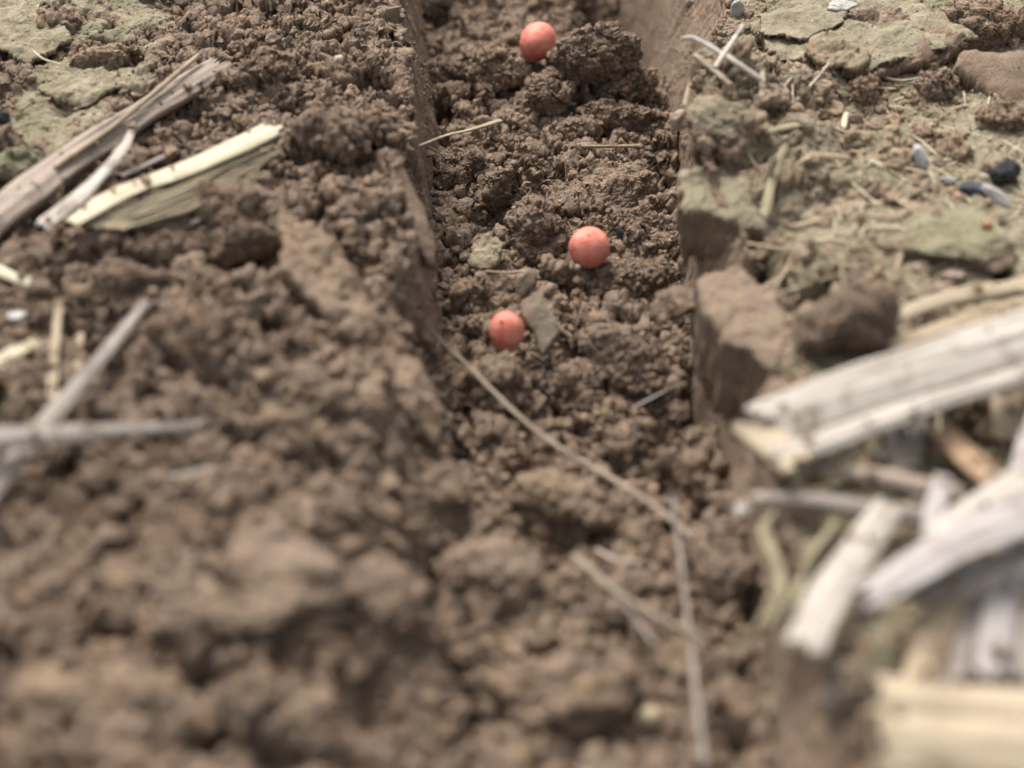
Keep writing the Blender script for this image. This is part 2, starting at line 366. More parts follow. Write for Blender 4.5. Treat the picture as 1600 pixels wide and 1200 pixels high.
# height map for resting things on the ground
HX0, HY0, HS = -12.0, 9.0, 0.05
HW, HH = 520, 600
ii = ((x - HX0) / HS).astype(int); jj = ((y - HY0) / HS).astype(int)
ok = (ii >= 0) & (ii < HW) & (jj >= 0) & (jj < HH)
HM = np.full((HH, HW), -9.0, np.float32); np.maximum.at(HM, (jj[ok], ii[ok]), z[ok].astype(np.float32))
WM = np.zeros((HH, HW), bool)
_w = ok & ((pf == 1) | (pf == 3)); WM[jj[_w], ii[_w]] = True
RM = np.zeros((HH, HW), np.float32); RM[jj[ok], ii[ok]] = rough[ok]
CM = np.zeros((HH, HW), np.float32); CM[jj[ok], ii[ok]] = crust[ok]
for _ in range(4):
    hole = HM < -8; 
    for sh, ax in ((1, 0), (-1, 0), (1, 1), (-1, 1)):
        r = np.roll(HM, sh, ax); HM = np.where(hole & (r > -8), r, HM)
def H(px_, py_):
    fx, fy = (px_ - HX0) / HS, (py_ - HY0) / HS
    i = int(min(max(fx, 0), HW - 1)); j = int(min(max(fy, 0), HH - 1)); return float(HM[j, i])
def surf(px, py, lift=0.0):
    """where the sight line of a pixel meets the ground (plus lift)"""
    d = ray(px, py); t = (2.0 - CAMZ) / d[2]; t1 = (-5.0 - CAMZ) / d[2]
    while t < t1:
        q = d * t; zz = CAMZ + q[2]
        if zz <= H(q[0], q[1]) + lift: break
        t += 0.02
    return np.array([q[0], q[1], CAMZ + q[2]])

# ------------------------------------------------------------------ icospheres
_ico = {}
def ico(sub):
    if sub not in _ico:
        import bmesh
        bm = bmesh.new(); bmesh.ops.create_icosphere(bm, subdivisions=sub, radius=1.0)
        _ico[sub] = (np.array([v.co[:] for v in bm.verts], np.float32), np.array([[v.index for v in f.verts] for f in bm.faces], np.int32)); bm.free()
    return _ico[sub]
def lump(sub, seed, cuts=7, lo=0.55, hi=0.9, rugged=0.16, grain=0.10):
    """an irregular crumb: sphere cut by planes, then roughened"""
    n, F = ico(sub); rs = np.random.RandomState(seed)
    r = np.ones(len(n), np.float32)
    for k in range(cuts):
        q = rs.normal(size=3); q /= np.linalg.norm(q); d = rs.uniform(lo, hi); dt = n @ q
        r = np.where(dt > d, np.minimum(r, d / np.maximum(dt, 1e-3)), r)
    off = seed * 7.31
    r = r * (1 + rugged * fbm(n * 1.3 + off, 3, seed % 97) * 1.6)
    wd, wr = worley(n * 2.6 + off, seed % 89)
    r = r + grain * (np.sqrt(np.clip(1 - wd * wd, 0, 1)) + 0.6 * wr - 1.0)
    return n * r[:, None], F
def rotm(rx, ry, rz):
    from mathutils import Euler
    return np.array(Euler((rx, ry, rz)).to_matrix())

# ------------------------------------------------------------------ clods
def clod(label, px, py, size, rot=(0, 0, 0), seed=1, cuts=6, lo=0.5, hi=0.88, rugged=0.16, grain=0.10, lift=0.35, rough=1.0, crust=0.0, tint=0.0, sub=None, mat=None, name='soil_clod', cat='soil clod', group=None, z=None):
    a = np.array(size, np.float32)
    sub = sub or (7 if a.max() > 0.45 and py < 650 else 6)
    Vv, F = lump(sub, seed, cuts, lo, hi, rugged, grain)
    Vv = (Vv * a) @ rotm(*rot).T
    ctr = surf(px, py, lift * float(a.min())) if z is None else at(px, py, z)
    cr = np.full(len(Vv), crust, np.float32) * sstep(0.1, 0.5, ico(sub)[0] @ np.array([0, 0, 1.0])) if crust else np.zeros(len(Vv))
    o = mesh_np(name, Vv, F, mat or M_CLOD, attrs={'rough': np.full(len(Vv), rough) * (1 - 0.7 * cr), 'crust': cr, 'tint': np.full(len(Vv), tint)})
    o.location = Vector(ctr)
    return link(o, label, cat, group)
GF, GL, GR = 'clods lying in the furrow', 'clods on the left bank', 'clods on the right bank'
D = math.radians
clod('large rugged two-humped clod leaning against the farthest seed', 928, 84, (0.98, 0.5, 0.62), (0, D(6), D(-8)), 3, group=GF, grain=0.16, lift=0.5, z=-1.45)
clod('smaller rounded clod tucked under the right end of the two-humped clod', 978, 138, (0.55, 0.45, 0.42), (0, 0, D(30)), 5, group=GF, grain=0.14)
clod('grey speckled knobbly clod left of the farthest seed', 778, 108, (0.52, 0.45, 0.46), (0, D(-8), 0), 9, group=GF, tint=0.7, grain=0.2, lift=0.6)
clod('small flat-topped clod beside the left furrow wall, level with the farthest seed', 700, 118, (0.55, 0.35, 0.3), (0, 0, D(-10)), 12, group=GF)
clod('long ridge-shaped clod running up to the right furrow wall', 985, 190, (0.95, 0.3, 0.26), (0, D(9), D(-6)), 14, group=GF, grain=0.18, lift=0.7)
clod('thin clod below the long ridge-shaped clod, by the short level straw', 905, 205, (0.42, 0.24, 0.2), (0, 0, D(15)), 16, group=GF)
clod('wedge clod between the grey speckled clod and the ridge-shaped clod', 862, 150, (0.55, 0.42, 0.35), (0, D(20), D(20)), 17, group=GF)
clod('pointed upright clod standing mid-furrow above the pale crust flake', 790, 292, (0.34, 0.26, 0.58), (D(-12), D(28), 0), 19, cuts=8, lo=0.4, hi=0.75, group=GF, lift=1.1)
clod('round knobbly clod just below the forked straw', 712, 268, (0.46, 0.4, 0.4), (0, 0, 0), 21, group=GF, grain=0.2)
clod('broad smooth-topped clod right of centre, above the roundest seed', 965, 300, (0.85, 0.55, 0.34), (D(12), D(-5), D(12)), 23, group=GF, rough=0.6, lift=0.4)
clod('rugged clod left of the roundest seed', 838, 358, (0.62, 0.5, 0.42), (0, D(10), D(35)), 25, group=GF, grain=0.18)
clod('dark clod behind the roundest seed with a bluish stain on it', 1000, 365, (0.6, 0.4, 0.36), (0, D(14), D(-20)), 27, group=GF)
clod('low clod just in front of the roundest seed', 985, 438, (0.7, 0.42, 0.32), (0, 0, D(-4)), 29, group=GF)
clod('small clod at the lower left of the roundest seed', 872, 425, (0.26, 0.22, 0.18), (0, 0, D(20)), 31, group=GF, sub=5)
clod('finger-shaped clod pointing at the oval seed from its left', 738, 517, (0.5, 0.2, 0.2), (0, D(-12), D(12)), 33, group=GF)
clod('rounded clod left of the kite-shaped flake', 735, 462, (0.36, 0.3, 0.24), (0, 0, 0), 35, group=GF)
clod('lumpy clod in front of the oval seed', 775, 600, (0.55, 0.45, 0.36), (0, D(10), D(40)), 37, group=GF, grain=0.16)
clod('bulky clod right of the oval seed at the foot of the right wall', 985, 560, (0.7, 0.5, 0.42), (0, D(15), D(-25)), 39, group=GF, grain=0.16)
clod('ribbed clod mid-furrow between the oval seed and the long bent stem', 900, 620, (0.5, 0.5, 0.4), (0, D(-20), D(60)), 41, group=GF)
clod('overhanging brown ledge clod sticking out of the right wall', 1062, 474, (0.42, 0.34, 0.22), (0, D(-6), D(10)), 43, group=GF, rough=0.5, z=-0.9, name='soil_clod')
clod('pale broad clod under the long bent stem', 872, 790, (0.75, 0.5, 0.38), (0, 0, D(-10)), 45, group=GF, tint=0.5)
clod('flat pale clod at the left edge of the furrow, above the deep crack', 672, 762, (0.62, 0.34, 0.24), (0, D(-16), D(20)), 47, group=GF, tint=0.4, rough=0.6)
clod('blocky clod right of the deep crack', 765, 900, (0.6, 0.6, 0.5), (0, 0, D(15)), 49, group=GF, rough=0.7)
clod('reddish clod in the foreground, below the crossed pair of dry stems', 900, 1080, (0.9, 0.5, 0.36), (0, D(-8), D(10)), 51, group=GF)
clod('dark clod beside the right wall in the near part of the furrow', 1130, 905, (0.5, 0.35, 0.3), (0, 0, 0), 53, group=GF)
# left bank
clod('big rounded clod casting the deep shadow under the cream straw', 372, 370, (0.62, 0.45, 0.36), (0, D(-10), D(10)), 61, group=GL, rough=0.7, lift=0.9, rugged=0.1)
clod('long low clod below the fibrous husk', 250, 385, (0.85, 0.4, 0.3), (0, 0, D(5)), 63, group=GL)
clod('blocky clod at the upper end of the grey-brown stalk', 395, 120, (0.6, 0.45, 0.4), (0, 0, D(20)), 65, group=GL)
clod('crumbly clod on the brow of the left bank, right of the cream straw tip', 520, 215, (0.62, 0.5, 0.42), (0, 0, 0), 67, group=GL, grain=0.16)
clod('knobbly clod on the rim of the left bank level with the forked straw', 590, 205, (0.4, 0.4, 0.36), (0, 0, 0), 69, group=GL, grain=0.2)
clod('olive-topped clod at the left edge beyond the grey-brown stalk', 18, 262, (0.48, 0.4, 0.46), (0, 0, 0), 71, group=GL, crust=1.0, rough=0.4, lift=0.7, mat=M_MOSS)
clod('reddish rounded clod on the olive crust near the far left corner', 152, 92, (0.45, 0.3, 0.26), (0, 0, D(15)), 73, group=GL, rough=0.5, tint=0.8)
clod('broad smooth clod in the near left corner region, above the two dark holes', 400, 900, (1.5, 0.95, 0.4), (0, 0, D(-5)), 75, group=GL, rough=0.6, lift=-0.35)
clod('bulky clod nearest the camera at the lower left', 150, 1120, (1.1, 0.7, 0.5), (0, 0, 0), 77, group=GL, rough=0.8, tint=0.5, lift=-0.3, cuts=9, lo=0.4)
clod('rough clod between the two dark holes of the near left bank', 400, 1110, (0.35, 0.4, 0.4), (0, 0, 0), 79, group=GL)
clod('clod right of the upper small grey straw on the left bank', 430, 560, (0.55, 0.42, 0.34), (0, 0, D(30)), 81, group=GL)
clod('rounded clod above the level grey straw', 300, 520, (0.6, 0.4, 0.3), (0, 0, D(-10)), 83, group=GL)
clod('small clod perched above the pebble-like white bit on the left edge', 205, 440, (0.5, 0.35, 0.28), (0, 0, 0), 85, group=GL)
clod('clod low on the left bank beside the deep crack', 590, 930, (0.55, 0.5, 0.36), (0, 0, 0), 87, group=GL, rough=0.7)
# right bank
clod('tall brown clod on the edge of the right bank behind the big white stalk', 1322, 510, (0.72, 0.5, 0.7), (0, D(-8), D(20)), 91, group=GR, rough=0.6, lift=0.7, rugged=0.12)
clod('tan clod sitting on the broken end of the big white stalk', 1232, 628, (0.36, 0.28, 0.24), (0, 0, 0), 93, group=GR, tint=0.9, lift=1.6, rough=0.7)
clod('crumbly brown clod at the far right corner', 1545, 38, (0.8, 0.5, 0.45), (0, 0, D(10)), 95, group=GR, lift=0.8, tint=0.6, rough=0.7)
clod('second crumbly clod behind the olive plate, left of the corner one', 1405, 8, (0.45, 0.3, 0.26), (0, 0, 0), 97, group=GR, tint=0.6)
clod('crumbly clod between the smooth brown block and the olive plate', 1462, 140, (0.34, 0.3, 0.3), (0, 0, 0), 99, group=GR, grain=0.22)
clod('small brown clod in front of the overhang of the olive plate', 1345, 140, (0.26, 0.22, 0.2), (0, 0, D(60)), 101, group=GR, grain=0.25, tint=0.5)
clod('long crumbly clod on the olive crust above the dark round pebble', 1455, 215, (0.42, 0.2, 0.14), (0, 0, D(-25)), 103, group=GR, grain=0.25, tint=0.8)
clod('crumbly clod lying between the white shell flake and the dark round pebble', 1490, 240, (0.24, 0.22, 0.16), (0, 0, 0), 105, group=GR, grain=0.25, tint=0.8)
clod('crumb pile at the right edge below the smooth brown block', 1570, 190, (0.4, 0.3, 0.24), (0, 0, 0), 107, group=GR, grain=0.22, tint=0.5)
clod('pale clod at the far corner of the furrow beside the rising wall', 1150, 60, (0.36, 0.3, 0.25), (0, 0, 0), 109, group=GR, tint=0.8, crust=0.6, lift=-0.6)
clod('olive mossy mound near the right edge of the picture', 1480, 375, (1.0, 0.8, 0.30), (0, 0, D(-8)), 111, group=GR, crust=1.0, rough=0.4, lift=0.2, mat=M_MOSS)
clod('crusted block forming the jutting corner of the right bank', 1130, 190, (0.55, 0.75, 0.4), (0, 0, D(-6)), 113, group=GR, crust=0.9, rough=0.6, lift=0.1, tint=0.6)

# ------------------------------------------------------------------ slabs: flat broken plates with a jagged outline
def inside(px, py, poly):
    c = np.zeros(len(px), bool); n = len(poly)
    for i in range(n):
        x1, y1 = poly[i]; x2, y2 = poly[(i + 1) % n]
        m = ((y1 > py) != (y2 > py)) & (px < (x2 - x1) * (py - y1) / (y2 - y1 + 1e-12) + x1); c ^= m
    return c
def slab_mesh(name, poly, plane, thick, step, mat, seed, jag=0.07, crust=1.0, rough=0.15, relief=0.05, under=True, tint=0.0, relief_scale=1.6):
    """poly: world xy outline; plane: (a,b,c) z=a+bx+cy"""
    poly = np.array(poly); lo = poly.min(0) - 0.15; hi = poly.max(0) + 0.15
    nx, ny = int((hi[0] - lo[0]) / step), int((hi[1] - lo[1]) / step)
    gx, gy = np.meshgrid(lo[0] + np.arange(nx) * step, lo[1] + np.arange(ny) * step)
    p3 = np.stack([gx.ravel(), gy.ravel(), np.zeros(gx.size)], 1)
    wx = jag * fbm(p3 * 2.5, 3, seed); wy = jag * fbm(p3 * 2.5 + 31, 3, seed + 1)
    ins = inside(gx.ravel() + wx, gy.ravel() + wy, poly).reshape(gx.shape)
    # rows of quads whose four corners are inside
    q = ins[:-1, :-1] & ins[1:, :-1] & ins[:-1, 1:] & ins[1:, 1:]
    idx = -np.ones(gx.shape, int); used = np.zeros(gx.shape, bool)
    used[:-1, :-1] |= q; used[1:, :-1] |= q; used[:-1, 1:] |= q; used[1:, 1:] |= q
    idx[used] = np.arange(used.sum()); n = used.sum()
    X_, Y_ = gx[used], gy[used]
    # distance to the edge (in steps) rounds the rim
    e = used.astype(float); acc = e.copy()
    for _ in range(6):
        e = e * np.minimum(np.minimum(np.roll(e, 1, 0), np.roll(e, -1, 0)), np.minimum(np.roll(e, 1, 1), np.roll(e, -1, 1))); acc += e
    edge = np.clip(acc[used] / 7.0, 0, 1)
    pp = np.stack([X_, Y_, np.zeros(n)], 1)
    zt = plane[0] + plane[1] * X_ + plane[2] * Y_ + relief * fbm(pp * relief_scale, 4, seed + 3) * 1.5 - min(thick, 0.22) * 0.35 * (1 - edge) ** 2
    tb = thick * (0.6 + 0.5 * edge) * (1 + 0.35 * fbm(pp * 2.0 + 9, 3, seed + 5))
    jx, jy = 0.4 * step * vnoise(pp * 20, seed + 7), 0.4 * step * vnoise(pp * 20 + 5, seed + 8)
    top = np.stack([X_ + jx, Y_ + jy, zt], 1); bot = np.stack([X_ + jx * 2, Y_ + jy * 2, zt - np.maximum(tb, 0.02)], 1)
    r, c = np.nonzero(q); A, B, C_, D_ = idx[r, c], idx[r, c + 1], idx[r + 1, c + 1], idx[r + 1, c]
    nl = max(1, int(thick / 0.16)); tbm = np.maximum(tb, 0.02)
    lays = [top]
    for q_ in range(1, nl + 1):
        f_ = q_ / nl if nl > 1 else 1.0
        pz = np.stack([X_, Y_, zt - tbm * f_], 1); wob_ = min(thick, 1.0) * 0.06
        lays.append(pz + np.stack([wob_ * fbm(pz * 1.7, 3, seed + 11), wob_ * fbm(pz * 1.7 + 40, 3, seed + 12), np.zeros(n)], 1) if nl > 1 else bot)
    Ft = np.stack([A, B, C_, D_], 1); Fb = np.stack([D_, C_, B, A], 1) + n * nl
    sides = []
    qp = np.pad(q, 1)
    for (dr, dc, e0, e1) in ((-1, 0, (0, 0), (0, 1)), (0, 1, (0, 1), (1, 1)), (1, 0, (1, 1), (1, 0)), (0, -1, (1, 0), (0, 0))):
        m = q & ~qp[1 + dr:1 + dr + q.shape[0], 1 + dc:1 + dc + q.shape[1]]
        rr, cc = np.nonzero(m); a = idx[rr + e0[0], cc + e0[1]]; b = idx[rr + e1[0], cc + e1[1]]
        for q_ in range(nl): sides.append(np.stack([b + n * q_, a + n * q_, a + n * (q_ + 1), b + n * (q_ + 1)], 1))
    Vv = np.vstack(lays); Fq = np.vstack([Ft, Fb] + sides)
    cr = np.concatenate([np.full(n, crust), np.zeros(n * nl)]); rg = np.concatenate([np.full(n, rough), np.full(n * nl, 0.6 if nl == 1 else 0.06)])
    keep, inv = np.unique(Fq, return_inverse=True)
    return mesh_np(name, Vv[keep], inv.reshape(Fq.shape), mat, attrs={'rough': rg[keep], 'crust': cr[keep], 'tint': np.full(len(keep), tint)})
def slab(name, label, cat, outline, thick, seed, group=None, parent=None, step=0.035, **k):
    """outline: pixels with the height of each corner"""
    W = np.array([at(a, b, c) for a, b, c in outline])
    A_ = np.stack([np.ones(len(W)), W[:, 0], W[:, 1]], 1)
    pl = np.linalg.lstsq(A_, W[:, 2], rcond=None)[0]
    mat = k.pop('mat', M_CLOD)
    o = slab_mesh(name, W[:, :2], pl, thick, step, mat, seed, **k)
    return link(o, label, cat, group, parent=parent)
def empty(name, loc, label, cat, group=None):
    o = bpy.data.objects.new(name, None); o.location = loc; o.empty_display_size = 0.3
    return link(o, label, cat, group)
e = empty('crust_plate', (0, 0, 0), 'large curled plate of olive dried crust lifted off the soil at the far right', 'crust plate')
slab('crust_layer', None, None, [(1172, 30, .35), (1290, -25, .3), (1420, -20, .3), (1470, 30, .35), (1530, 58, .4), (1450, 72, .45), (1400, 92, .45), (1340, 108, .4), (1290, 92, .3), (1215, 98, .25), (1188, 60, .3)], 0.05, 201, parent=e, relief=0.10, rough=0.2)
slab('soil_layer', None, None, [(1185, 38, .28), (1290, -20, .24), (1420, -15, .24), (1462, 34, .3), (1515, 66, .33), (1452, 88, .33), (1390, 104, .33), (1340, 118, .3), (1290, 100, .22), (1222, 104, .18), (1200, 66, .22)], 0.22, 203, parent=e, relief=0.10, crust=0.0, rough=0.7)
slab('upper_flake', None, None, [(1180, 22, .46), (1250, 8, .46), (1330, 12, .46), (1318, 34, .46), (1245, 62, .44), (1192, 52, .44)], 0.05, 205, parent=e, relief=0.05)
slab('crust_flake', 'rough whitish flake lying on the front of the large olive plate', 'crust flake', [(1255, 62, .48), (1300, 58, .5), (1365, 86, .55), (1350, 104, .5), (1290, 98, .45), (1262, 84, .45)], 0.09, 207, relief=0.12, crust=0.6, tint=1.0, rough=0.6)
slab('soil_block', 'smooth-faced brown block of cut soil at the right edge beside the olive plate', 'soil block', [(1485, 92, .5), (1510, 76, .55), (1640, 74, .6), (1660, 150, .1), (1575, 160, .05), (1520, 128, .2)], 0.3, 209, relief=0.03, crust=0.0, rough=0.06, tint=0.35)
slab('crust_plate', 'cracked olive crust plate in the far left corner', 'crust plate', [(-40, 20, .25), (40, 2, .25), (85, 14, .28), (112, 60, .28), (40, 92, .25), (-40, 70, .2)], 0.07, 211, relief=0.09, rough=0.3)
slab('crust_plate', 'small tilted olive crust plate under the reddish clod at the far left', 'crust plate', [(60, 140, .12), (110, 108, .2), (205, 112, .22), (200, 128, .2), (120, 165, .1)], 0.07, 213, relief=0.09, rough=0.4)
slab('crust_flake', 'pale crust flake with a tiny straw on it, in the middle of the furrow', 'crust flake', [(738, 378, -1.95), (768, 368, -1.9), (788, 384, -1.9), (778, 410, -2.0), (752, 422, -2.1), (735, 404, -2.05)], 0.12, 215, mat=M_FLAKE, relief=0.08, crust=0.7, rough=0.5, step=0.025, tint=1.0)
slab('soil_flake', 'grey kite-shaped soil flake leaning on the oval seed', 'soil flake', [(812, 462, -1.4), (842, 452, -1.3), (868, 488, -1.5), (876, 520, -1.75), (848, 548, -1.95), (830, 522, -1.85), (812, 485, -1.6)], 0.10, 217, mat=M_FLAKE, relief=0.05, crust=0.0, rough=0.05, step=0.025, tint=0.2, jag=0.035)
slab('soil_flake', 'small grey flake standing just above the kite-shaped flake', 'soil flake', [(800, 442, -1.4), (815, 418, -1.15), (842, 420, -1.15), (842, 448, -1.4), (815, 458, -1.5)], 0.10, 219, mat=M_FLAKE, relief=0.06, crust=0.0, rough=0.3, step=0.025, tint=0.6)
slab('soil_slab', 'long slab of cut soil slipping off the left bank beside the furrow', 'soil slab', [(435, 325, .62), (520, 365, .52), (585, 450, .3), (645, 540, -.1), (690, 640, -.6), (684, 705, -.9), (600, 600, -.1), (520, 490, .35), (440, 420, .6)], 0.35, 221, relief=0.16, crust=0.0, rough=0.45, tint=0.35)
slab('soil_slab', 'thin smooth slab of cut soil on the left wall, below the forked straw', 'soil slab', [(608, 238, .25), (640, 262, .1), (668, 330, -.35), (686, 400, -.8), (672, 422, -.8), (645, 365, -.25), (616, 300, .15)], 0.16, 223, relief=0.05, crust=0.0, rough=0.08, step=0.03)

slab('soil_block', 'crusted soil block jutting over the furrow above the dark crack in the right bank', 'soil block', [(1062, 262, .2), (1120, 236, .25), (1215, 262, .3), (1262, 320, .25), (1215, 362, .15), (1140, 342, .1), (1066, 318, .1)], 1.05, 231, relief=0.12, crust=1.0, rough=0.5, tint=0.2, jag=0.12)
slab('soil_block', 'smooth cut soil block under the dark crack in the right bank', 'soil block', [(1088, 432, -.25), (1150, 408, -.1), (1228, 470, .0), (1262, 520, .05), (1225, 575, .0), (1150, 545, -.2), (1096, 480, -.3)], 1.6, 233, relief=0.06, crust=0.0, rough=0.35, jag=0.10)
# ------------------------------------------------------------------ seeds
def seed_material():
    mat = bpy.data.materials.new('seed_coating'); b = NB(mat)
    co = b.n('ShaderNodeTexCoord').outputs['Object']
    n1 = b.noise(co, 4.0, 3.0, 0.6); n2 = b.noise(co, 16.0, 3.0, 0.6); n3 = b.noise(co, 45.0, 2.0, 0.5)
    col = b.mix(b.ramp(n1, 0.35, 0.68), c4(0.61, 0.178, 0.125), c4(0.67, 0.285, 0.21))
    col = b.mix(b.m('MULTIPLY', b.ramp(n2, 0.5, 0.68), 0.55), col, c4(0.40, 0.07, 0.065))
    col = b.mix(b.m('MULTIPLY', b.ramp(n3, 0.58, 0.70), 0.55), col, c4(0.56, 0.36, 0.27))
    col = b.mix(b.m('MULTIPLY', b.ramp(b.noise(co, 6.0, 5.0, 0.7), 0.55, 0.7), 0.45), col, c4(0.40, 0.24, 0.17))
    bmp = b.n('ShaderNodeBump', None, Strength=0.35, Distance=0.02, Height=b.m('ADD', n2, b.m('MULTIPLY', n3, 0.6))).outputs[0]
    p = b.n('ShaderNodeBsdfPrincipled', None, Base_Color=col, Roughness=0.6, Normal=bmp)
    p.inputs['Subsurface Weight'].default_value = 0.25; p.inputs['Subsurface Radius'].default_value = (0.08, 0.03, 0.02); p.inputs['Subsurface Scale'].default_value = 1.0
    p.inputs['Specular IOR Level'].default_value = 0.3
    b.n('ShaderNodeOutputMaterial', None, Surface=p.outputs[0]); return mat
M_SEED = seed_material()
def plain(name, col, rough=0.7, spec=0.3, var=0.3, scale=8.0):
    mat = bpy.data.materials.new(name); b = NB(mat)
    co = b.n('ShaderNodeTexCoord').outputs['Object']; n = b.noise(co, scale, 4.0, 0.6)
    c = b.mix(b.ramp(n, 0.3, 0.7), c4(*[v * (1 - var) for v in col]), c4(*[min(1, v * (1 + var * 0.5)) for v in col]))
    bmp = b.n('ShaderNodeBump', None, Strength=0.5, Distance=0.02, Height=b.noise(co, scale * 4, 3.0, 0.6)).outputs[0]
    p = b.n('ShaderNodeBsdfPrincipled', None, Base_Color=c, Roughness=rough, Normal=bmp); p.inputs['Specular IOR Level'].default_value = spec
    b.n('ShaderNodeOutputMaterial', None, Surface=p.outputs[0]); return mat
M_HILUM = plain('hilum', (0.62, 0.07, 0.09)); M_TIP = plain('seed_tip', (0.75, 0.42, 0.3))
def seed(label, px, py, radii, rot, z, egg=0.0, sd=1, part=None):
    n, F = ico(5); q = n.copy()
    q = q * (1 + 0.06 * fbm(n * 0.9 + sd * 5, 3, sd)[:, None])
    q[:, :2] *= (1 - egg * q[:, 2:3]) ** 1.0
    q = q * np.array(radii)
    e = mesh_np('seed', q, F, M_SEED); e.location = Vector(at(px, py, z)); e.rotation_euler = rot
    link(e, label, 'seed', 'coral-red coated seeds in the furrow')
    if part:
        nm, dirn, r_, m_, lb = part
        dirn = Vector(dirn).normalized()
        n2, F2 = ico(3); v2 = n2 * np.array([r_, r_ * 0.7, 0.02]) if nm == 'hilum' else n2 * np.array([r_ * .8, r_ * .7, r_ * 1.2]) * (1 + 0.2 * fbm(n2 * 2, 2, 4)[:, None])
        h = mesh_np(nm, v2, F2, m_)
        dl = Vector([dirn[i] * radii[i] for i in range(3)]) * (0.985 if nm == 'hilum' else 1.0)
        h.rotation_mode = 'QUATERNION'; h.rotation_quaternion = dirn.to_track_quat('Z', 'Y'); h.location = dl; h.parent = e; COL.objects.link(h)
        if lb: h['label'] = lb
    return e
seed('roundest coral-red seed, fully uncovered on the soil in mid-furrow', 921, 387, (0.350, 0.346, 0.352), (0, 0, 0), -1.75, 0.0, 1, ('hilum', (-0.08, -0.35, 0.93), 0.05, M_HILUM, None))
seed('oval coral-red seed nearest the camera, beside the kite-shaped soil flake', 792, 516, (0.278, 0.30, 0.345), (D(18), D(-4), 0), -1.75, 0.06, 2, ('seed_tip', (-0.25, -0.1, 0.97), 0.045, M_TIP, 'pale tip of the seed'))
seed('farthest coral-red seed, half hidden behind the two-humped clod', 839, 67, (0.35, 0.36, 0.44), (D(10), D(20), 0), -1.8, -0.12, 3)

# ------------------------------------------------------------------ straw and stalks
def straw_material(name, a, bcol, dark, streak=1.0, rough=0.6):
    mat = bpy.data.materials.new(name); b = NB(mat)
    uv = b.n('ShaderNodeTexCoord').outputs['UV']
    rnd = b.n('ShaderNodeObjectInfo').outputs['Random']
    sh = b.n('ShaderNodeCombineXYZ', None, X=b.m('MULTIPLY', rnd, 31.0), Y=b.m('MULTIPLY', rnd, 17.0))
    v = b.n('ShaderNodeVectorMath', {'operation': 'ADD'}, i0=uv, i1=sh.outputs[0]).outputs[0]
    f1 = b.noise(b.n('ShaderNodeMapping', None, Vector=v, Scale=(0.7, 13.0, 1)).outputs[0], 1.0, 5.0, 0.7)
    f2 = b.noise(b.n('ShaderNodeMapping', None, Vector=v, Scale=(1.5, 45.0, 1)).outputs[0], 1.0, 3.0, 0.6)
    bl = b.noise(v, 1.7, 4.0, 0.6); sp = b.noise(v, 7.0, 4.0, 0.7)
    col = b.mix(b.ramp(f1, 0.38, 0.62), c4(*bcol), c4(*a))
    col = b.mix(b.m('MULTIPLY', b.ramp(f2, 0.5, 0.75), 0.5 * streak), col, c4(*dark))
    col = b.mix(b.m('MULTIPLY', b.ramp(bl, 0.5, 0.68), 0.7), col, c4(*dark))
    col = b.mix(b.m('MULTIPLY', b.ramp(sp, 0.62, 0.75), 0.6), col, c4(0.15, 0.105, 0.07))
    hh = b.m('ADD', b.m('MULTIPLY', f1, 0.6), b.m('MULTIPLY', f2, 0.5))
    bmp = b.n('ShaderNodeBump', None, Strength=0.8, Distance=0.03, Height=hh).outputs[0]
    p = b.n('ShaderNodeBsdfPrincipled', None, Base_Color=col, Roughness=rough, Normal=bmp); p.inputs['Specular IOR Level'].default_value = 0.3
    b.n('ShaderNodeOutputMaterial', None, Surface=p.outputs[0]); return mat
M_CREAM = straw_material('cream_straw', (0.499, 0.447, 0.327), (0.404, 0.344, 0.228), (0.241, 0.181, 0.107), 0.8)
M_WHITE = straw_material('bleached_stalk', (0.45, 0.405, 0.355), (0.33, 0.285, 0.24), (0.16, 0.12, 0.09), 0.9)
M_GREY = straw_material('grey_straw', (0.267, 0.228, 0.194), (0.172, 0.142, 0.120), (0.095, 0.073, 0.058))
M_TAN = straw_material('tan_straw', (0.344, 0.267, 0.176), (0.241, 0.181, 0.116), (0.138, 0.093, 0.058))
M_PALE = straw_material('pale_tan_stalk', (0.378, 0.310, 0.219), (0.310, 0.245, 0.163), (0.198, 0.146, 0.090), 0.9)
M_BROWN = straw_material('grey_brown_stalk', (0.30, 0.235, 0.185), (0.215, 0.165, 0.13), (0.10, 0.075, 0.058))
M_OLIVE = straw_material('olive_husk', (0.318, 0.280, 0.172), (0.215, 0.181, 0.103), (0.095, 0.073, 0.039))
M_LILAC = straw_material('lilac_grey_stalk', (0.38, 0.345, 0.33), (0.26, 0.225, 0.21), (0.14, 0.11, 0.095), 1.0)
M_ROOT = straw_material('dry_root', (0.258, 0.202, 0.146), (0.185, 0.139, 0.099), (0.103, 0.071, 0.047))
M_ORANGE = straw_material('orange_tan_straw', (0.378, 0.249, 0.150), (0.292, 0.185, 0.107), (0.172, 0.103, 0.056))

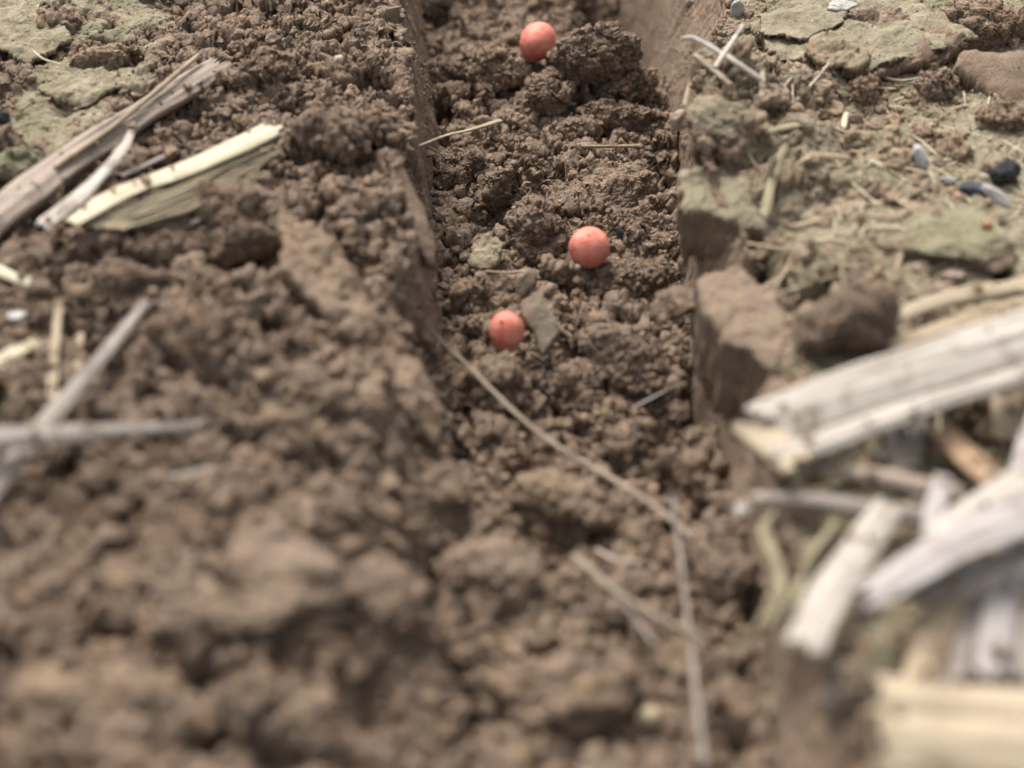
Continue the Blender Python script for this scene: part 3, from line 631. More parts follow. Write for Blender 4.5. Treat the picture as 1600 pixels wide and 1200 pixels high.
def catmull(Pc, n):
    Pc = np.array(Pc, float)
    if len(Pc) == 2: t = np.linspace(0, 1, n)[:, None]; return Pc[0] * (1 - t) + Pc[1] * t
    E = np.vstack([2 * Pc[0] - Pc[1], Pc, 2 * Pc[-1] - Pc[-2]]); out = []
    T = np.linspace(0, len(Pc) - 1 - 1e-6, n)
    for t in T:
        k = int(t); u = t - k; a, b_, c, d = E[k], E[k + 1], E[k + 2], E[k + 3]
        out.append(0.5 * ((2 * b_) + (c - a) * u + (2 * a - 5 * b_ + 4 * c - d) * u * u + (3 * b_ - a - 3 * c + d) * u ** 3))
    return np.array(out)
def path3(pix, lift=0.05, z=None):
    """control pixels -> 3-D points resting on the ground, straight in height unless z is given"""
    pix = [tuple(p) for p in pix]
    if z is not None:
        zz = np.interp(np.linspace(0, 1, len(pix)), np.linspace(0, 1, len(z)), z)
        return np.array([at(a, b_, c) for (a, b_), c in zip(pix, zz)])
    S_ = np.array([surf(a, b_, lift) for a, b_ in pix])
    if len(pix) <= 2:
        d0, d1 = pix[0], pix[-1]; extra = [(d0[0] + (d1[0] - d0[0]) * t, d0[1] + (d1[1] - d0[1]) * t) for t in (0.25, 0.5, 0.75)]
        E = np.array([surf(a, b_, lift) for a, b_ in extra]); lin = S_[0, 2] + (S_[-1, 2] - S_[0, 2]) * np.array([0.25, .5, .75])
        up = max(0.0, float(np.median(E[:, 2] - lin)))
        return np.array([at(a, b_, s_[2] + up) for (a, b_), s_ in zip(pix, S_)])
    zs = S_[:, 2]; t = np.linspace(0, 1, len(zs)); k = np.polyfit(t, zs, 1 if len(zs) < 5 else 2); f = np.polyval(k, t); f += max(0, float(np.percentile(zs - f, 70)))
    return np.array([at(a, b_, c) for (a, b_), c in zip(pix, f)])
TOPS = []
def stalk_mesh(name, path, width, thick, mat, profile='arch', seed=1, nu=60, nv=22, taper=(1, 1), ragged=0.4, ridge=0.08, roll=0.0, twist=0.0, wob=0.03):
    C = catmull(path, nu); L = np.concatenate([[0], np.cumsum(np.linalg.norm(np.diff(C, axis=0), axis=1))])
    T = np.gradient(C, axis=0); T /= np.linalg.norm(T, axis=1)[:, None]
    s = L / L[-1]
    C = C + wob * width * np.stack([vnoise(np.stack([s * 4, s * 0 + seed, s * 0 + k], 1), 5) for k in range(3)], 1)
    U0 = np.array([0, -0.35, 0.94]); Sd = np.cross(T, U0); Sd /= np.linalg.norm(Sd, axis=1)[:, None]; Up = np.cross(Sd, T)
    ang = roll + twist * s
    Sd2 = Sd * np.cos(ang)[:, None] + Up * np.sin(ang)[:, None]; Up2 = -Sd * np.sin(ang)[:, None] + Up * np.cos(ang)[:, None]
    half = width / 2 * np.interp(s, [0, 1], taper) * (1 + 0.22 * vnoise(np.stack([s * L[-1] * 1.5 / max(width, .05) * 0.3, s * 0 + seed * 3.3, s * 0], 1), 9))
    if profile == 'tube':
        a = np.linspace(0, 2 * np.pi, nv, endpoint=False); pa, ph = np.cos(a), np.sin(a) * thick / width; rim = np.ones(nv)
        aa = pa; top = np.ones(nv)
    else:
        m = nv // 2; aT = np.linspace(-1, 1, m); aB = np.linspace(1, -1, nv - m + 2)[1:-1]; nv = len(aT) + len(aB)
        def prof(v):
            if profile == 'arch': return 0.30 * (1 - v * v) - 0.12 * np.exp(-((v + 0.3) / 0.12) ** 2)
            if profile == 'channel': return 0.50 * v * v - 0.35 + 0.45 * np.exp(-((v - 0.75) / 0.16) ** 2)
            if profile == 'fold': return -0.5 * np.abs(v - 0.15)
            return 0.10 * np.cos(v * 2)
        pa = np.concatenate([aT, aB]); ph = np.concatenate([prof(aT) * 1.0, prof(aB)]) * 1.0
        th = np.concatenate([np.zeros(m), np.full(len(aB), -1.0) * thick / (width / 2)]); ph = ph + th; aa = pa; top = np.concatenate([np.ones(m), np.zeros(len(aB))])
    G = np.stack([np.repeat((s * L[-1] * 0.5)[:, None], nv, 1), np.repeat((aa * width * 7)[None], nu, 0) , np.full((nu, nv), seed * 1.7)], -1).reshape(-1, 3)
    rd = (vnoise(G, 3) + 0.6 * vnoise(G * np.array([1.0, 2.3, 1.0]) + 7, 4) + 0.35 * vnoise(G * np.array([2.5, 0.35, 1.0]) + 27, 14)).reshape(nu, nv) * ridge * 1.6
    across = (half[:, None] * pa[None]); heig = half[:, None] * ph[None] + rd * width * 0.5
    # ragged ends: fibres of unequal length
    ge = np.stack([aa * width * 6, np.full(nv, seed * 2.1), np.zeros(nv)], 1)
    e0 = ragged * width * (vnoise(ge, 6) * 1.6 + 0.6 * vnoise(ge * 3.1, 7)); e1 = ragged * width * (vnoise(ge + 50, 6) * 1.6 + 0.6 * vnoise(ge * 3.1 + 9, 7))
    w0 = np.clip(1 - s * L[-1] / (width * 1.2 + 1e-6), 0, 1)[:, None] ** 1; w1 = np.clip(1 - (1 - s) * L[-1] / (width * 1.2 + 1e-6), 0, 1)[:, None]
    along = w0 * e0[None] + w1 * e1[None]
    Pm = C[:, None, :] + Sd2[:, None, :] * across[..., None] + Up2[:, None, :] * heig[..., None] + T[:, None, :] * along[..., None]
    Vv = Pm.reshape(-1, 3)
    if width > 0.13 and name not in ('tmp', 'fiber'):
        for q in range(3, nu - 3): TOPS.append((Pm[q, nv // 4], Pm[q, 2], width))
    i = np.arange(nu * nv).reshape(nu, nv); j = np.roll(i, -1, 1)
    Fq = np.stack([i[:-1], j[:-1], j[1:], i[1:]], -1).reshape(-1, 4)
    ends = []
    for row in (0, nu - 1):   # close the ends with a strip of quads between the two sides
        r_ = i[row]; kk = nv // 2
        for q in range(kk - 1):
            f = [r_[q], r_[q + 1], r_[nv - 2 - q], r_[nv - 1 - q]]; ends.append(f if row == 0 else f[::-1])
    Fq = np.vstack([Fq, np.array(ends)])
    uv = np.stack([np.repeat((s * L[-1])[:, None], nv, 1), np.repeat((aa * width / 2)[None], nu, 0) + (1 - np.repeat(top[None], nu, 0)) * 3], -1).reshape(-1, 2)
    ctr = Vv.mean(0)
    o = mesh_np(name, Vv - ctr, Fq, mat, uv=uv); o.location = Vector(ctr); return o
def straw(label, pix, width, mat, thick=None, name='straw', cat='straw', group='bits of straw and dry stem', lift=0.04, z=None, parent=None, **k):
    thick = thick if thick is not None else width * 0.35
    p = path3(pix, lift + thick * 0.5, z)
    sd_ = (abs(hash(label or name)) % 97) if False else sum(ord(ch) for ch in (label or name)) % 97
    o = stalk_mesh(name, p, width, thick, mat, seed=sd_, **k)
    return link(o, label, cat, group if label else None, parent=None)
def stalk(*a, **k):
    k.setdefault('name', 'stalk_piece'); k.setdefault('cat', 'stalk piece'); k.setdefault('group', 'broken crop stalks'); return straw(*a, **k)
# --- left bank
stalk('thick weathered grey-brown stalk running off the left edge', [(-60, 385), (40, 300), (190, 195), (345, 100)], 0.56, M_BROWN, thick=0.22, taper=(1.15, 0.8), ridge=0.10, lift=0.12, nv=34, z=[.42, .46, .44, .34], profile='arch')
straw('thin tan straw lying along the upper edge of the grey-brown stalk', [(85, 262), (180, 195), (312, 85)], 0.09, M_TAN, profile='tube', thick=0.09, z=[.58, .6, .58])
stalk('pale grey split strip leaning on the grey-brown stalk', [(65, 352), (130, 300), (190, 235), (210, 192)], 0.26, M_WHITE, thick=0.04, profile='flat', taper=(1.1, 0.4), z=[.68, .74, .78, .78])
stalk('bright cream strip of stalk rind on the left bank', [(105, 348), (190, 300), (300, 258), (430, 196)], 0.40, M_CREAM, thick=0.07, profile='flat', taper=(0.85, 1.1), roll=0.25, z=[.62, .7, .72, .72], nv=30)
hk = empty('fibrous_husk', (0, 0, 0), 'frayed olive husk of loose fibres under the cream strip', 'husk')
for k_ in range(36):
    f = k_ / 35.0; rr = random.Random(k_)
    o = stalk_mesh('fiber', path3([(120 + 70 * f + rr.uniform(-15, 15), 352 + 6 * f), (270 + 30 * f, 290 + 34 * f + rr.uniform(-5, 5)), (448 - 55 * f * f - rr.uniform(0, 30), 212 + 75 * f + rr.uniform(-8, 8))], z=[.52, .62 - .10 * f + rr.uniform(-.08, .05), .60 - .14 * f + rr.uniform(-.12, .08)]), rr.uniform(.025, .065), 0.02, [M_OLIVE, M_PALE, M_OLIVE, M_TAN][k_ % 4], seed=k_ + 3, nu=30, nv=10, taper=(0.7, 0.6), twist=rr.uniform(-.8, .8))
    COL.objects.link(o); o.parent = hk
straw('small cream splinter under the frayed husk', [(212, 335), (245, 300)], 0.10, M_PALE)
straw('grey splinter below the tip of the frayed husk', [(300, 348), (345, 328), (384, 322)], 0.07, M_GREY)
straw('thin dark-edged splinter between the grey strip and the cream strip', [(190, 275), (258, 243)], 0.09, M_GREY, z=[.4, .4])
straw('white chip of straw at the left edge above the white pebble', [(-25, 408), (10, 428), (46, 440)], 0.17, M_CREAM, lift=0.15)
stalk('bright cream stalk stub entering from the left edge', [(-40, 592), (10, 558), (62, 530)], 0.36, M_CREAM, thick=0.1, taper=(1, 0.6), lift=0.15)
stalk('upright faded straw, left one of the pair behind the slanting grey stalk', [(80, 650), (84, 560), (92, 480)], 0.16, M_TAN, taper=(1.0, 0.8), lift=0.1)
stalk('upright faded straw, right one of the pair behind the slanting grey stalk', [(108, 640), (120, 580), (125, 520)], 0.13, M_TAN, lift=0.1)
stalk('long slanting grey stalk crossing over the level one at the left', [(-30, 790), (45, 690), (140, 580), (232, 468)], 0.22, M_GREY, thick=0.06, taper=(1.5, 0.75), z=[.3, .5, .4, .25])
stalk('level grey-tan stalk entering from the left edge', [(-60, 690), (60, 680), (190, 672), (318, 664)], 0.25, M_GREY, thick=0.06, taper=(1.4, 0.5), z=[.8, .8, .6, .4])
stalk('small pale grey stalk piece below the level stalk', [(196, 768), (265, 748), (335, 732)], 0.14, M_GREY, taper=(1, 0.6), lift=0.02, thick=0.03)
straw('tiny curved white fibre on the far left crust', [(52, 80), (68, 92), (94, 101)], 0.035, M_CREAM, profile='tube', thick=0.035, z=[.34, .34, .3])
# --- furrow
straw('forked pale straw, upper flat blade by the left wall', [(652, 228), (700, 210), (735, 202), (782, 187)], 0.075, M_PALE, lift=0.12, taper=(0.5, 1.3))
straw('curly thin fibre below the forked pale straw', [(668, 228), (688, 240), (696, 248), (712, 254)], 0.035, M_PALE, profile='tube', thick=0.035, lift=0.1)
straw('short fibre crossing the tip of the curly one', [(696, 262), (716, 250)], 0.03, M_GREY, profile='tube', thick=0.03, lift=0.1)
straw('short level straw at the foot of the ridge-shaped clod', [(906, 229), (950, 229), (997, 228)], 0.06, M_PALE, profile='tube', thick=0.06, lift=0.22)
straw('short orange-brown fibre just below the pale crust flake', [(760, 424), (790, 426), (822, 424)], 0.045, M_TAN, profile='tube', thick=0.045, lift=0.2)
straw('tiny white fibre lying on the pale crust flake', [(742, 392), (762, 390)], 0.03, M_CREAM, profile='tube', thick=0.03, z=[-1.84, -1.84])
straw('small cream chip at the right tip of the kite-shaped flake', [(868, 506), (890, 524)], 0.09, M_PALE, lift=0.2)
straw('long bent dry stem lying diagonally down the furrow', [(668, 514), (700, 542), (738, 578), (800, 640), (860, 690), (930, 732), (1010, 782), (1088, 842)], 0.085, M_ROOT, profile='tube', thick=0.06, taper=(0.6, 1.15), z=[-1.3, -1.4, -1.5, -1.55, -1.65, -1.55, -1.35, -1.2], name='dry_stem', cat='dry stem', nu=110, ragged=0.6)
straw('fine grey fibre across the dark gap at the foot of the right wall', [(990, 638), (1030, 616), (1070, 596)], 0.05, M_GREY, profile='tube', thick=0.045, z=[-1.9, -1.75, -1.6], taper=(1.2, 0.5))
straw('long pale straw running down toward the camera in the near furrow', [(1050, 775), (1062, 860), (1078, 1000), (1090, 1100), (1102, 1200)], 0.07, M_GREY, profile='tube', thick=0.04, taper=(0.7, 1.1), z=[-1.2, -1.15, -1.0, -.9, -.85], nu=90, name='dry_stem', cat='dry stem')
straw('upper stem of the crossed pair in the near furrow', [(895, 868), (950, 915), (1010, 955), (1105, 1002)], 0.10, M_ROOT, profile='tube', thick=0.11, z=[-1.15, -1.05, -1.0, -1.0], name='dry_stem', cat='dry stem', taper=(1.2, 0.8))
straw('lower thinner stem of the crossed pair in the near furrow', [(905, 872), (965, 935), (1022, 1006)], 0.07, M_GREY, profile='tube', thick=0.08, z=[-1.15, -1.1, -1.0], name='dry_stem', cat='dry stem')
straw('faint curved fibre above the crossed pair of stems', [(932, 860), (965, 876), (1004, 880)], 0.08, M_BROWN, profile='tube', thick=0.07, lift=0.3)
straw('stub of grey straw at the bottom middle, nearest the camera', [(912, 1225), (922, 1195), (928, 1165)], 0.17, M_GREY, z=[-.8, -.8, -.9])
# --- right bank, far
straw('bent whitish straw arching over the corner of the right bank', [(1066, 60), (1085, 60), (1118, 78), (1150, 98), (1195, 128)], 0.10, M_WHITE, profile='tube', thick=0.08, z=[1.3, 1.4, 1.35, 1.3, 1.1], nu=70)
straw('straight whitish straw crossing the bent one', [(1162, 38), (1142, 68), (1117, 106)], 0.08, M_WHITE, profile='tube', thick=0.06, z=[1.2, 1.4, 1.3], taper=(0.8, 1.1))
straw('pale straw below the bent one, pointing into the furrow', [(1084, 84), (1108, 102), (1142, 132)], 0.09, M_PALE, thick=0.05, z=[1.1, 1.1, 1.0])
straw('short upright white straw stub on the jutting corner', [(1192, 112), (1190, 150)], 0.08, M_PALE, z=[1.1, .95])
straw('tiny pale straw sticking out from under the olive plate', [(1296, 98), (1280, 118), (1264, 136)], 0.05, M_PALE, profile='tube', thick=0.04, lift=0.1)
straw('curved tan fibre on the crust below the olive plate', [(1384, 122), (1412, 126), (1450, 119)], 0.055, M_PALE, profile='tube', thick=0.05, lift=0.12)
straw('yellowish straw, long arm of the Y-shaped pair on the right bank', [(1245, 215), (1218, 245), (1205, 290), (1195, 335)], 0.15, M_OLIVE, lift=0.25, thick=0.08, taper=(0.7, 1.1))
straw('yellowish straw, short arm of the Y-shaped pair on the right bank', [(1210, 250), (1192, 285), (1160, 320)], 0.13, M_PALE, lift=0.25, thick=0.07)
straw('pale straw lying level above the Y-shaped pair', [(1195, 205), (1248, 194)], 0.12, M_OLIVE, lift=0.15)
straw('faint pale straw along the crack of the jutting corner', [(1130, 222), (1160, 200), (1200, 196)], 0.08, M_PALE, lift=0.2)
straw('pale straw tip poking from the rim beside the far wall', [(1070, 165), (1078, 130), (1084, 100)], 0.09, M_PALE, z=[.2, .4, .7])
straw('pale sliver beside the white shell flake', [(1318, 200), (1322, 175)], 0.09, M_CREAM, lift=0.15)
straw('tan straw half sunk in the crust right of the Y-shaped pair', [(1260, 240), (1330, 246)], 0.10, M_TAN, lift=0.1)
# --- right bank, near
def channel_stalk():
    e_ = empty('stalk_piece', Vector(at(1380, 640, .6)), 'big bleached white stalk with a hollow channel, the widest one on the right bank', 'stalk piece', 'broken crop stalks')
    def add(nm, pix, wd, zz, **k):
        mt = k.pop('mat', M_WHITE); o = stalk_mesh(nm, path3(pix, z=zz), wd, k.pop('thick', 0.12), mt, **k); COL.objects.link(o); o.parent = e_; o.matrix_parent_inverse = Matrix.Translation(-e_.location)
    add('rind', [(1195, 662), (1300, 628), (1440, 585), (1680, 510)], 0.78, [.75, .85, .95, 1.0], profile='flat', seed=5, nu=70, nv=40, ridge=0.04, roll=-0.15, taper=(0.9, 1.25), ragged=0.3)
    add('rim', [(1215, 712), (1290, 690), (1420, 640), (1680, 560)], 0.26, [.72, .8, .9, .95], profile='arch', seed=8, nu=70, nv=24, thick=0.16, taper=(1.2, 0.9))
    add('broken_end', [(1168, 660), (1205, 688), (1248, 722)], 0.46, [.6, .66, .74], profile='arch', seed=11, nu=24, nv=20, thick=0.22, mat=M_PALE, taper=(1.1, 1.1))
channel_stalk()
stalk('curved tan stalk behind the big white one', [(1375, 512), (1440, 478), (1520, 458), (1640, 440)], 0.26, M_PALE, thick=0.12, lift=0.3, taper=(0.8, 1.1))
stalk('dull tan stalk rind sandwiched just above the big white one', [(1390, 545), (1470, 520), (1560, 490), (1640, 470)], 0.34, M_TAN, thick=0.1, lift=0.2)
stalk('slender grey-brown stalk just under the big white one', [(1262, 728), (1370, 742), (1500, 772)], 0.22, M_BROWN, thick=0.12, z=[.45, .5, .45], taper=(0.7, 1.2))
stalk('second slender grey stalk, below the grey-brown one', [(1175, 778), (1270, 780), (1380, 796), (1495, 812)], 0.20, M_GREY, thick=0.09, z=[.3, .4, .4, .35], taper=(0.9, 1.1))
straw('short pale tip bending down into the furrow from the slender grey stalk', [(1150, 800), (1172, 785), (1200, 776)], 0.15, M_WHITE, z=[.25, .32, .35], thick=0.06)
stalk('upright grey-tan slat under the middle of the big white stalk', [(1420, 655), (1405, 735)], 0.52, M_GREY, thick=0.08, profile='flat', z=[.2, .35])
stalk('orange-tan stalk slanting down from the shadow under the white one', [(1465, 665), (1515, 715), (1575, 770)], 0.34, M_ORANGE, thick=0.14, z=[.3, .4, .45])
stalk('tan upright stub in the dark hollow at the right edge', [(1575, 600), (1572, 690)], 0.4, M_TAN, thick=0.2, z=[.1, .1])
stalk('pale grey blade rising along the right edge', [(1560, 860), (1590, 740), (1625, 640)], 0.25, M_LILAC, thick=0.06, z=[.5, .6, .7])
stalk('short bright white flat piece standing on the edge of the bank', [(1258, 1010), (1290, 940), (1335, 870), (1392, 790)], 0.46, M_WHITE, thick=0.05, ridge=0.03, profile='flat', z=[.75, .7, .65, .55], nv=30, ragged=0.2, taper=(1.05, 0.85))
stalk('lilac-white ribbed stalk pointing left, nearest the right edge', [(1358, 930), (1430, 885), (1510, 842), (1660, 780)], 0.46, M_LILAC, profile='flat', roll=0.3, thick=0.07, z=[.9, 1.0, 1.1, 1.2], nv=34, taper=(0.85, 1.3))
stalk('broad white stalk rising behind the lilac-white ribbed one', [(1470, 850), (1530, 800), (1640, 735)], 0.5, M_WHITE, profile='fold', roll=-.2, thick=0.06, z=[.8, .9, 1.0])
stalk('upright pale blade behind the lilac-white ribbed stalk', [(1455, 870), (1462, 800), (1475, 745)], 0.26, M_LILAC, thick=0.06, z=[.6, .6, .5])
stalk('grey underside rib along the lilac-white stalk', [(1420, 935), (1500, 905), (1600, 865)], 0.3, M_GREY, thick=0.1, z=[.65, .7, .8])
for k_, (xa, xb, lb) in enumerate([(1440, 1470, 'broad pinkish leaf sheath, leftmost blade of the bundle under the lilac stalk'), (1500, 1510, 'broad pinkish leaf sheath, second blade of the bundle under the lilac stalk'), (1555, 1560, 'broad pinkish leaf sheath, third blade of the bundle under the lilac stalk'), (1605, 1612, 'broad pinkish leaf sheath at the right edge under the lilac stalk')]):
    stalk(lb, [(xa, 1060), (xb, 960), (xb + 20, 880)], 0.42, [M_TAN, M_GREY, M_LILAC, M_GREY][k_], thick=0.06, profile='fold' if k_ % 2 else 'arch', z=[.35, .4, .45], nv=26)
stalk('massive tan stalk lying in the near right corner', [(1372, 1140), (1480, 1150), (1700, 1170)], 1.35, M_PALE, thick=0.7, z=[.5, .5, .5], nv=46, ridge=0.05, ragged=0.10, roll=0.1)
straw('curved yellowish fibre along the edge of the right bank', [(1188, 800), (1208, 860), (1222, 920), (1200, 975)], 0.10, M_OLIVE, profile='arch', thick=0.02, z=[.1, .25, .3, .1])
straw('second yellowish fibre bending outward over the furrow', [(1210, 800), (1190, 830), (1212, 900), (1180, 985), (1150, 1020)], 0.055, M_OLIVE, profile='tube', thick=0.03, z=[.3, .35, .3, .1, -.1])
straw('thin olive fibre beside the short bright white piece', [(1290, 835), (1262, 890), (1232, 960)], 0.12, M_OLIVE, lift=0.2)
straw('fine olive fibre crossing behind the short bright white piece', [(1310, 810), (1280, 850), (1255, 880)], 0.09, M_OLIVE, lift=0.3)
stalk('small grey husk bit between the white piece and the massive tan stalk', [(1290, 1100), (1320, 1080), (1350, 1060)], 0.3, M_GREY, lift=0.2, thick=0.1)
stalk('darker grey husk bit above the massive tan stalk', [(1310, 1040), (1370, 1070), (1390, 1100)], 0.2, M_GREY, lift=0.25)

# ------------------------------------------------------------------ pebbles and chips
M_BLACK = plain('dark_pebble', (0.04, 0.038, 0.042), 0.85, 0.2, 0.6); M_SHELL = plain('white_shell', (0.43, 0.405, 0.385), 0.6, 0.4, 0.35); M_QUARTZ = plain('pale_pebble', (0.32, 0.30, 0.27), 0.45, 0.5)
M_BLUE = plain('bluish_char', (0.055, 0.058, 0.07), 0.8, 0.3, 0.5); M_RUST = plain('rusty_grain', (0.30, 0.13, 0.07)); M_BARK = plain('bark', (0.13, 0.075, 0.05)); M_PINK = plain('pink_grain', (0.33, 0.25, 0.20)); M_YEL = plain('yellow_grain', (0.55, 0.47, 0.31), 0.5)
def pebble(label, px, py, size, mat, rot=(0, 0, 0), seed=1, lift=0.3, name='pebble', cat='pebble', cuts=5, z=None, group='pebbles and grains'):
    Vv, F = lump(4, seed, cuts, 0.6, 0.92, 0.10, 0.03); Vv = Vv * np.array(size)
    o = mesh_np(name, Vv, F, mat); o.rotation_euler = rot
    o.location = Vector(surf(px, py, lift * min(size)) if z is None else at(px, py, z)); return link(o, label, cat, group)
pebble('round black pebble near the right edge on the olive crust', 1570, 268, (.27, .24, .21), M_BLACK, seed=3, lift=1.0)
pebble('dark flat pebble below the white shell flake', 1525, 296, (.28, .16, .1), M_BLUE, (0, 0, D(-20)), 5, 0.6)
pebble('white angular shell flake standing on the crust', 1440, 250, (.13, .1, .27), M_SHELL, (D(-20), D(-28), 0), 7, 1.2, 'shell_flake', 'shell flake')
pebble('curved white shell sliver beside the dark flat pebble', 1560, 310, (.3, .07, .12), M_SHELL, (0, D(25), D(-35)), 9, 1.0, 'shell_flake', 'shell flake')
pebble('tiny white shell chip between the flake and the dark flat pebble', 1480, 282, (.16, .07, .07), M_SHELL, (0, D(20), 0), 11, 1.0, 'shell_flake', 'shell flake')
pebble('white chip on the back edge of the olive plate', 1315, 10, (.3, .18, .10), M_QUARTZ, (0, 0, 0), 13, z=.5, name='shell_flake', cat='shell flake')
pebble('small grey pebble standing by the far corner of the furrow', 1152, 15, (.13, .12, .22), M_QUARTZ, (0, 0, 0), 15, 1.0)
pebble('pink-white crumb jutting from the corner of the right bank', 1062, 190, (.19, .14, .25), M_PINK, (0, D(25), 0), 17, z=-.15, cuts=9, name='mineral_lump', cat='mineral lump')
pebble('bluish-black charred flake right of the roundest seed', 975, 378, (.10, .05, .28), M_BLUE, (D(-20), D(-25), 0), 19, 1.0, 'charred_flake', 'charred flake')
pebble('white pebble at the left edge above the cream stub', 28, 496, (.17, .12, .10), M_QUARTZ, (0, 0, 0), 21, 0.3)
pebble('black pebble at the left edge near the olive-topped clod', 5, 184, (.12, .1, .12), M_BLACK, (0, 0, 0), 23, 0.8)
pebble('bluish pebble in the blurred soil of the near left bank', 405, 975, (.12, .09, .06), M_QUARTZ, (0, 0, 0), 25, 0.2)
pebble('bright pale-yellow grain in the near furrow', 1015, 1122, (.16, .1, .15), M_YEL, (0, 0, D(20)), 27, 0.6, 'grain', 'grain')
pebble('small white grain on the pale broad clod', 920, 752, (.07, .06, .06), M_SHELL, (0, 0, 0), 29, 1.2, 'grain', 'grain')
pebble('tiny white grain at the lower left of the roundest seed', 902, 418, (.055, .05, .05), M_PINK, (0, 0, 0), 31, z=-1.62, name='grain', cat='grain')
pebble('tiny bright grain left of the stem tip', 708, 634, (.05, .05, .05), M_SHELL, (0, 0, 0), 33, 0.8, 'grain', 'grain')
pebble('small white grain at the bottom of the near left bank', 595, 1108, (.08, .06, .05), M_PINK, (0, 0, 0), 35, 0.5, 'grain', 'grain')
pebble('rusty orange grain on the mossy mound', 1543, 352, (.10, .06, .05), M_RUST, (0, 0, 0), 37, z=.5, name='grain', cat='grain')
pebble('red speck beside the husk bits above the massive tan stalk', 1425, 1028, (.1, .06, .06), M_RUST, (0, 0, 0), 39, 1.0, 'grain', 'grain')
pebble('cream pebble in front of the mossy mound', 1432, 418, (.13, .1, .07), M_PINK, (0, 0, 0), 41, 0.3)
pebble('pinkish pebble in front of the mossy mound, right of the cream one', 1490, 430, (.17, .13, .1), M_PINK, (0, 0, 0), 43, 0.4)
pebble('cream pebble on the brow of the left bank below the husk tip', 532, 250, (.1, .08, .07), M_PINK, (0, 0, 0), 45, 1.0)
pebble('cream pebble lower left of the one on the brow', 455, 270, (.12, .08, .07), M_PINK, (0, 0, 0), 47, 1.0)
pebble('reddish-brown bark chip by the root of the forked straw', 668, 240, (.16, .09, .06), M_BARK, (0, 0, D(-15)), 49, 0.8, 'bark_chip', 'bark chip')
pebble('small pale pebble near the rim of the far left bank', 530, 95, (.1, .1, .12), M_PINK, (0, 0, 0), 51, 1.0)

# ------------------------------------------------------------------ loose crumbs (uncountable)
def scatter(name, label, spec, seed, mat=M_CRUMB):
    """spec: list of (n, (x0,x1,y0,y1), rmin, rmax, test)"""
    rs = np.random.RandomState(seed); VV, FF, AT = [], [], []; base = 0
    variants = {s: [lump(s, 300 + k, 8, 0.4, 0.85, 0.26, 0.28) for k in range(10)] for s in (2, 3, 4)}
    for n, (x0, x1, y0, y1), r0, r1, test in spec:
        for _ in range(n):
            X_, Y_ = rs.uniform(x0, x1), rs.uniform(y0, y1)
            jj_, ii_ = int((Y_ - HY0) / HS), int((X_ - HX0) / HS)
            if WM[jj_, ii_] and RM[jj_, ii_] < 0.5 and rs.uniform() < 0.93: continue
            if not test(X_, Y_, rs): continue
            u = rs.uniform(); r = r0 * (r1 / r0) ** (u ** 2.2)
            sub = 2 if r < 0.05 else (3 if r < 0.13 else 4)
            Vl, Fl = variants[sub][rs.randint(10)]
            sc = r * rs.uniform(0.7, 1.25, 3)
            a, b_, c = rs.uniform(0, 6.28, 3)
            ca, sa, cb, sb, cc, sc_ = math.cos(a), math.sin(a), math.cos(b_), math.sin(b_), math.cos(c), math.sin(c)
            R = np.array([[cc * cb, cc * sb * sa - sc_ * ca, cc * sb * ca + sc_ * sa], [sc_ * cb, sc_ * sb * sa + cc * ca, sc_ * sb * ca - cc * sa], [-sb, cb * sa, cb * ca]])
            Vw = (Vl * sc) @ R.T + np.array([X_, Y_, H(X_, Y_) + r * rs.uniform(-0.35, 0.35) - 0.02])
            VV.append(Vw.astype(np.float32)); FF.append(Fl + base); base += len(Vw); AT.append(np.full(len(Vw), rs.uniform() ** 2, np.float32))
    Vv = np.vstack(VV)
    o = mesh_np(name, Vv, np.vstack(FF), mat, attrs={'rough': np.zeros(len(Vv)), 'crust': np.zeros(len(Vv)), 'tint': np.concatenate(AT)})
    return link(o, label, kind='stuff')
def crumbs_on_stalks(name, label, n, seed):
    rs = np.random.RandomState(seed); VV, FF, AT, base = [], [], [], 0
    var = [lump(3, 500 + k, 6, 0.5, 0.9, 0.24, 0.3) for k in range(8)]
    for _ in range(n):
        a, e_, w_ = TOPS[rs.randint(len(TOPS))]
        if vnoise(np.array([a * 0.9 + 5]), 3)[0] < 0.12 and rs.uniform() < 0.93: continue
        t = rs.uniform(-0.9, 0.9); p = a + (e_ - a) * abs(t) if t > 0 else a - (e_ - a) * abs(t)
        r = 0.018 * (4.5 ** (rs.uniform() ** 2)); Vl, Fl = var[rs.randint(8)]
        Vw = Vl * r * rs.uniform(.7, 1.25, 3) + p + np.array([0, 0, r * 0.35]); VV.append(Vw.astype(np.float32)); FF.append(Fl + base); base += len(Vw); AT.append(np.full(len(Vw), rs.uniform()))
    Vv = np.vstack(VV); o = mesh_np(name, Vv, np.vstack(FF), M_TANCRUMB, attrs={'rough': np.zeros(len(Vv)), 'crust': np.zeros(len(Vv)), 'tint': np.concatenate(AT)})
    return link(o, label, kind='stuff')
crumbs_on_stalks('stalk_crumbs', 'fine soil crumbs stuck on the straw and stalk pieces', 850, 21)
SEEDS = [tuple(at(921, 387, -1.75)[:2]), tuple(at(792, 516, -1.75)[:2]), tuple(at(839, 67, -1.8)[:2])]
def rg(X_, Y_):
    j, i = int((Y_ - HY0) / HS), int((X_ - HX0) / HS); return RM[j, i] if 0 <= j < HH and 0 <= i < HW else 0
def cm(X_, Y_):
    j, i = int((Y_ - HY0) / HS), int((X_ - HX0) / HS); return CM[j, i] if 0 <= j < HH and 0 <= i < HW else 0
clump = lambda X_, Y_, f, s_: float(vnoise(np.array([[X_ * f, Y_ * f, s_]]), 3)[0])
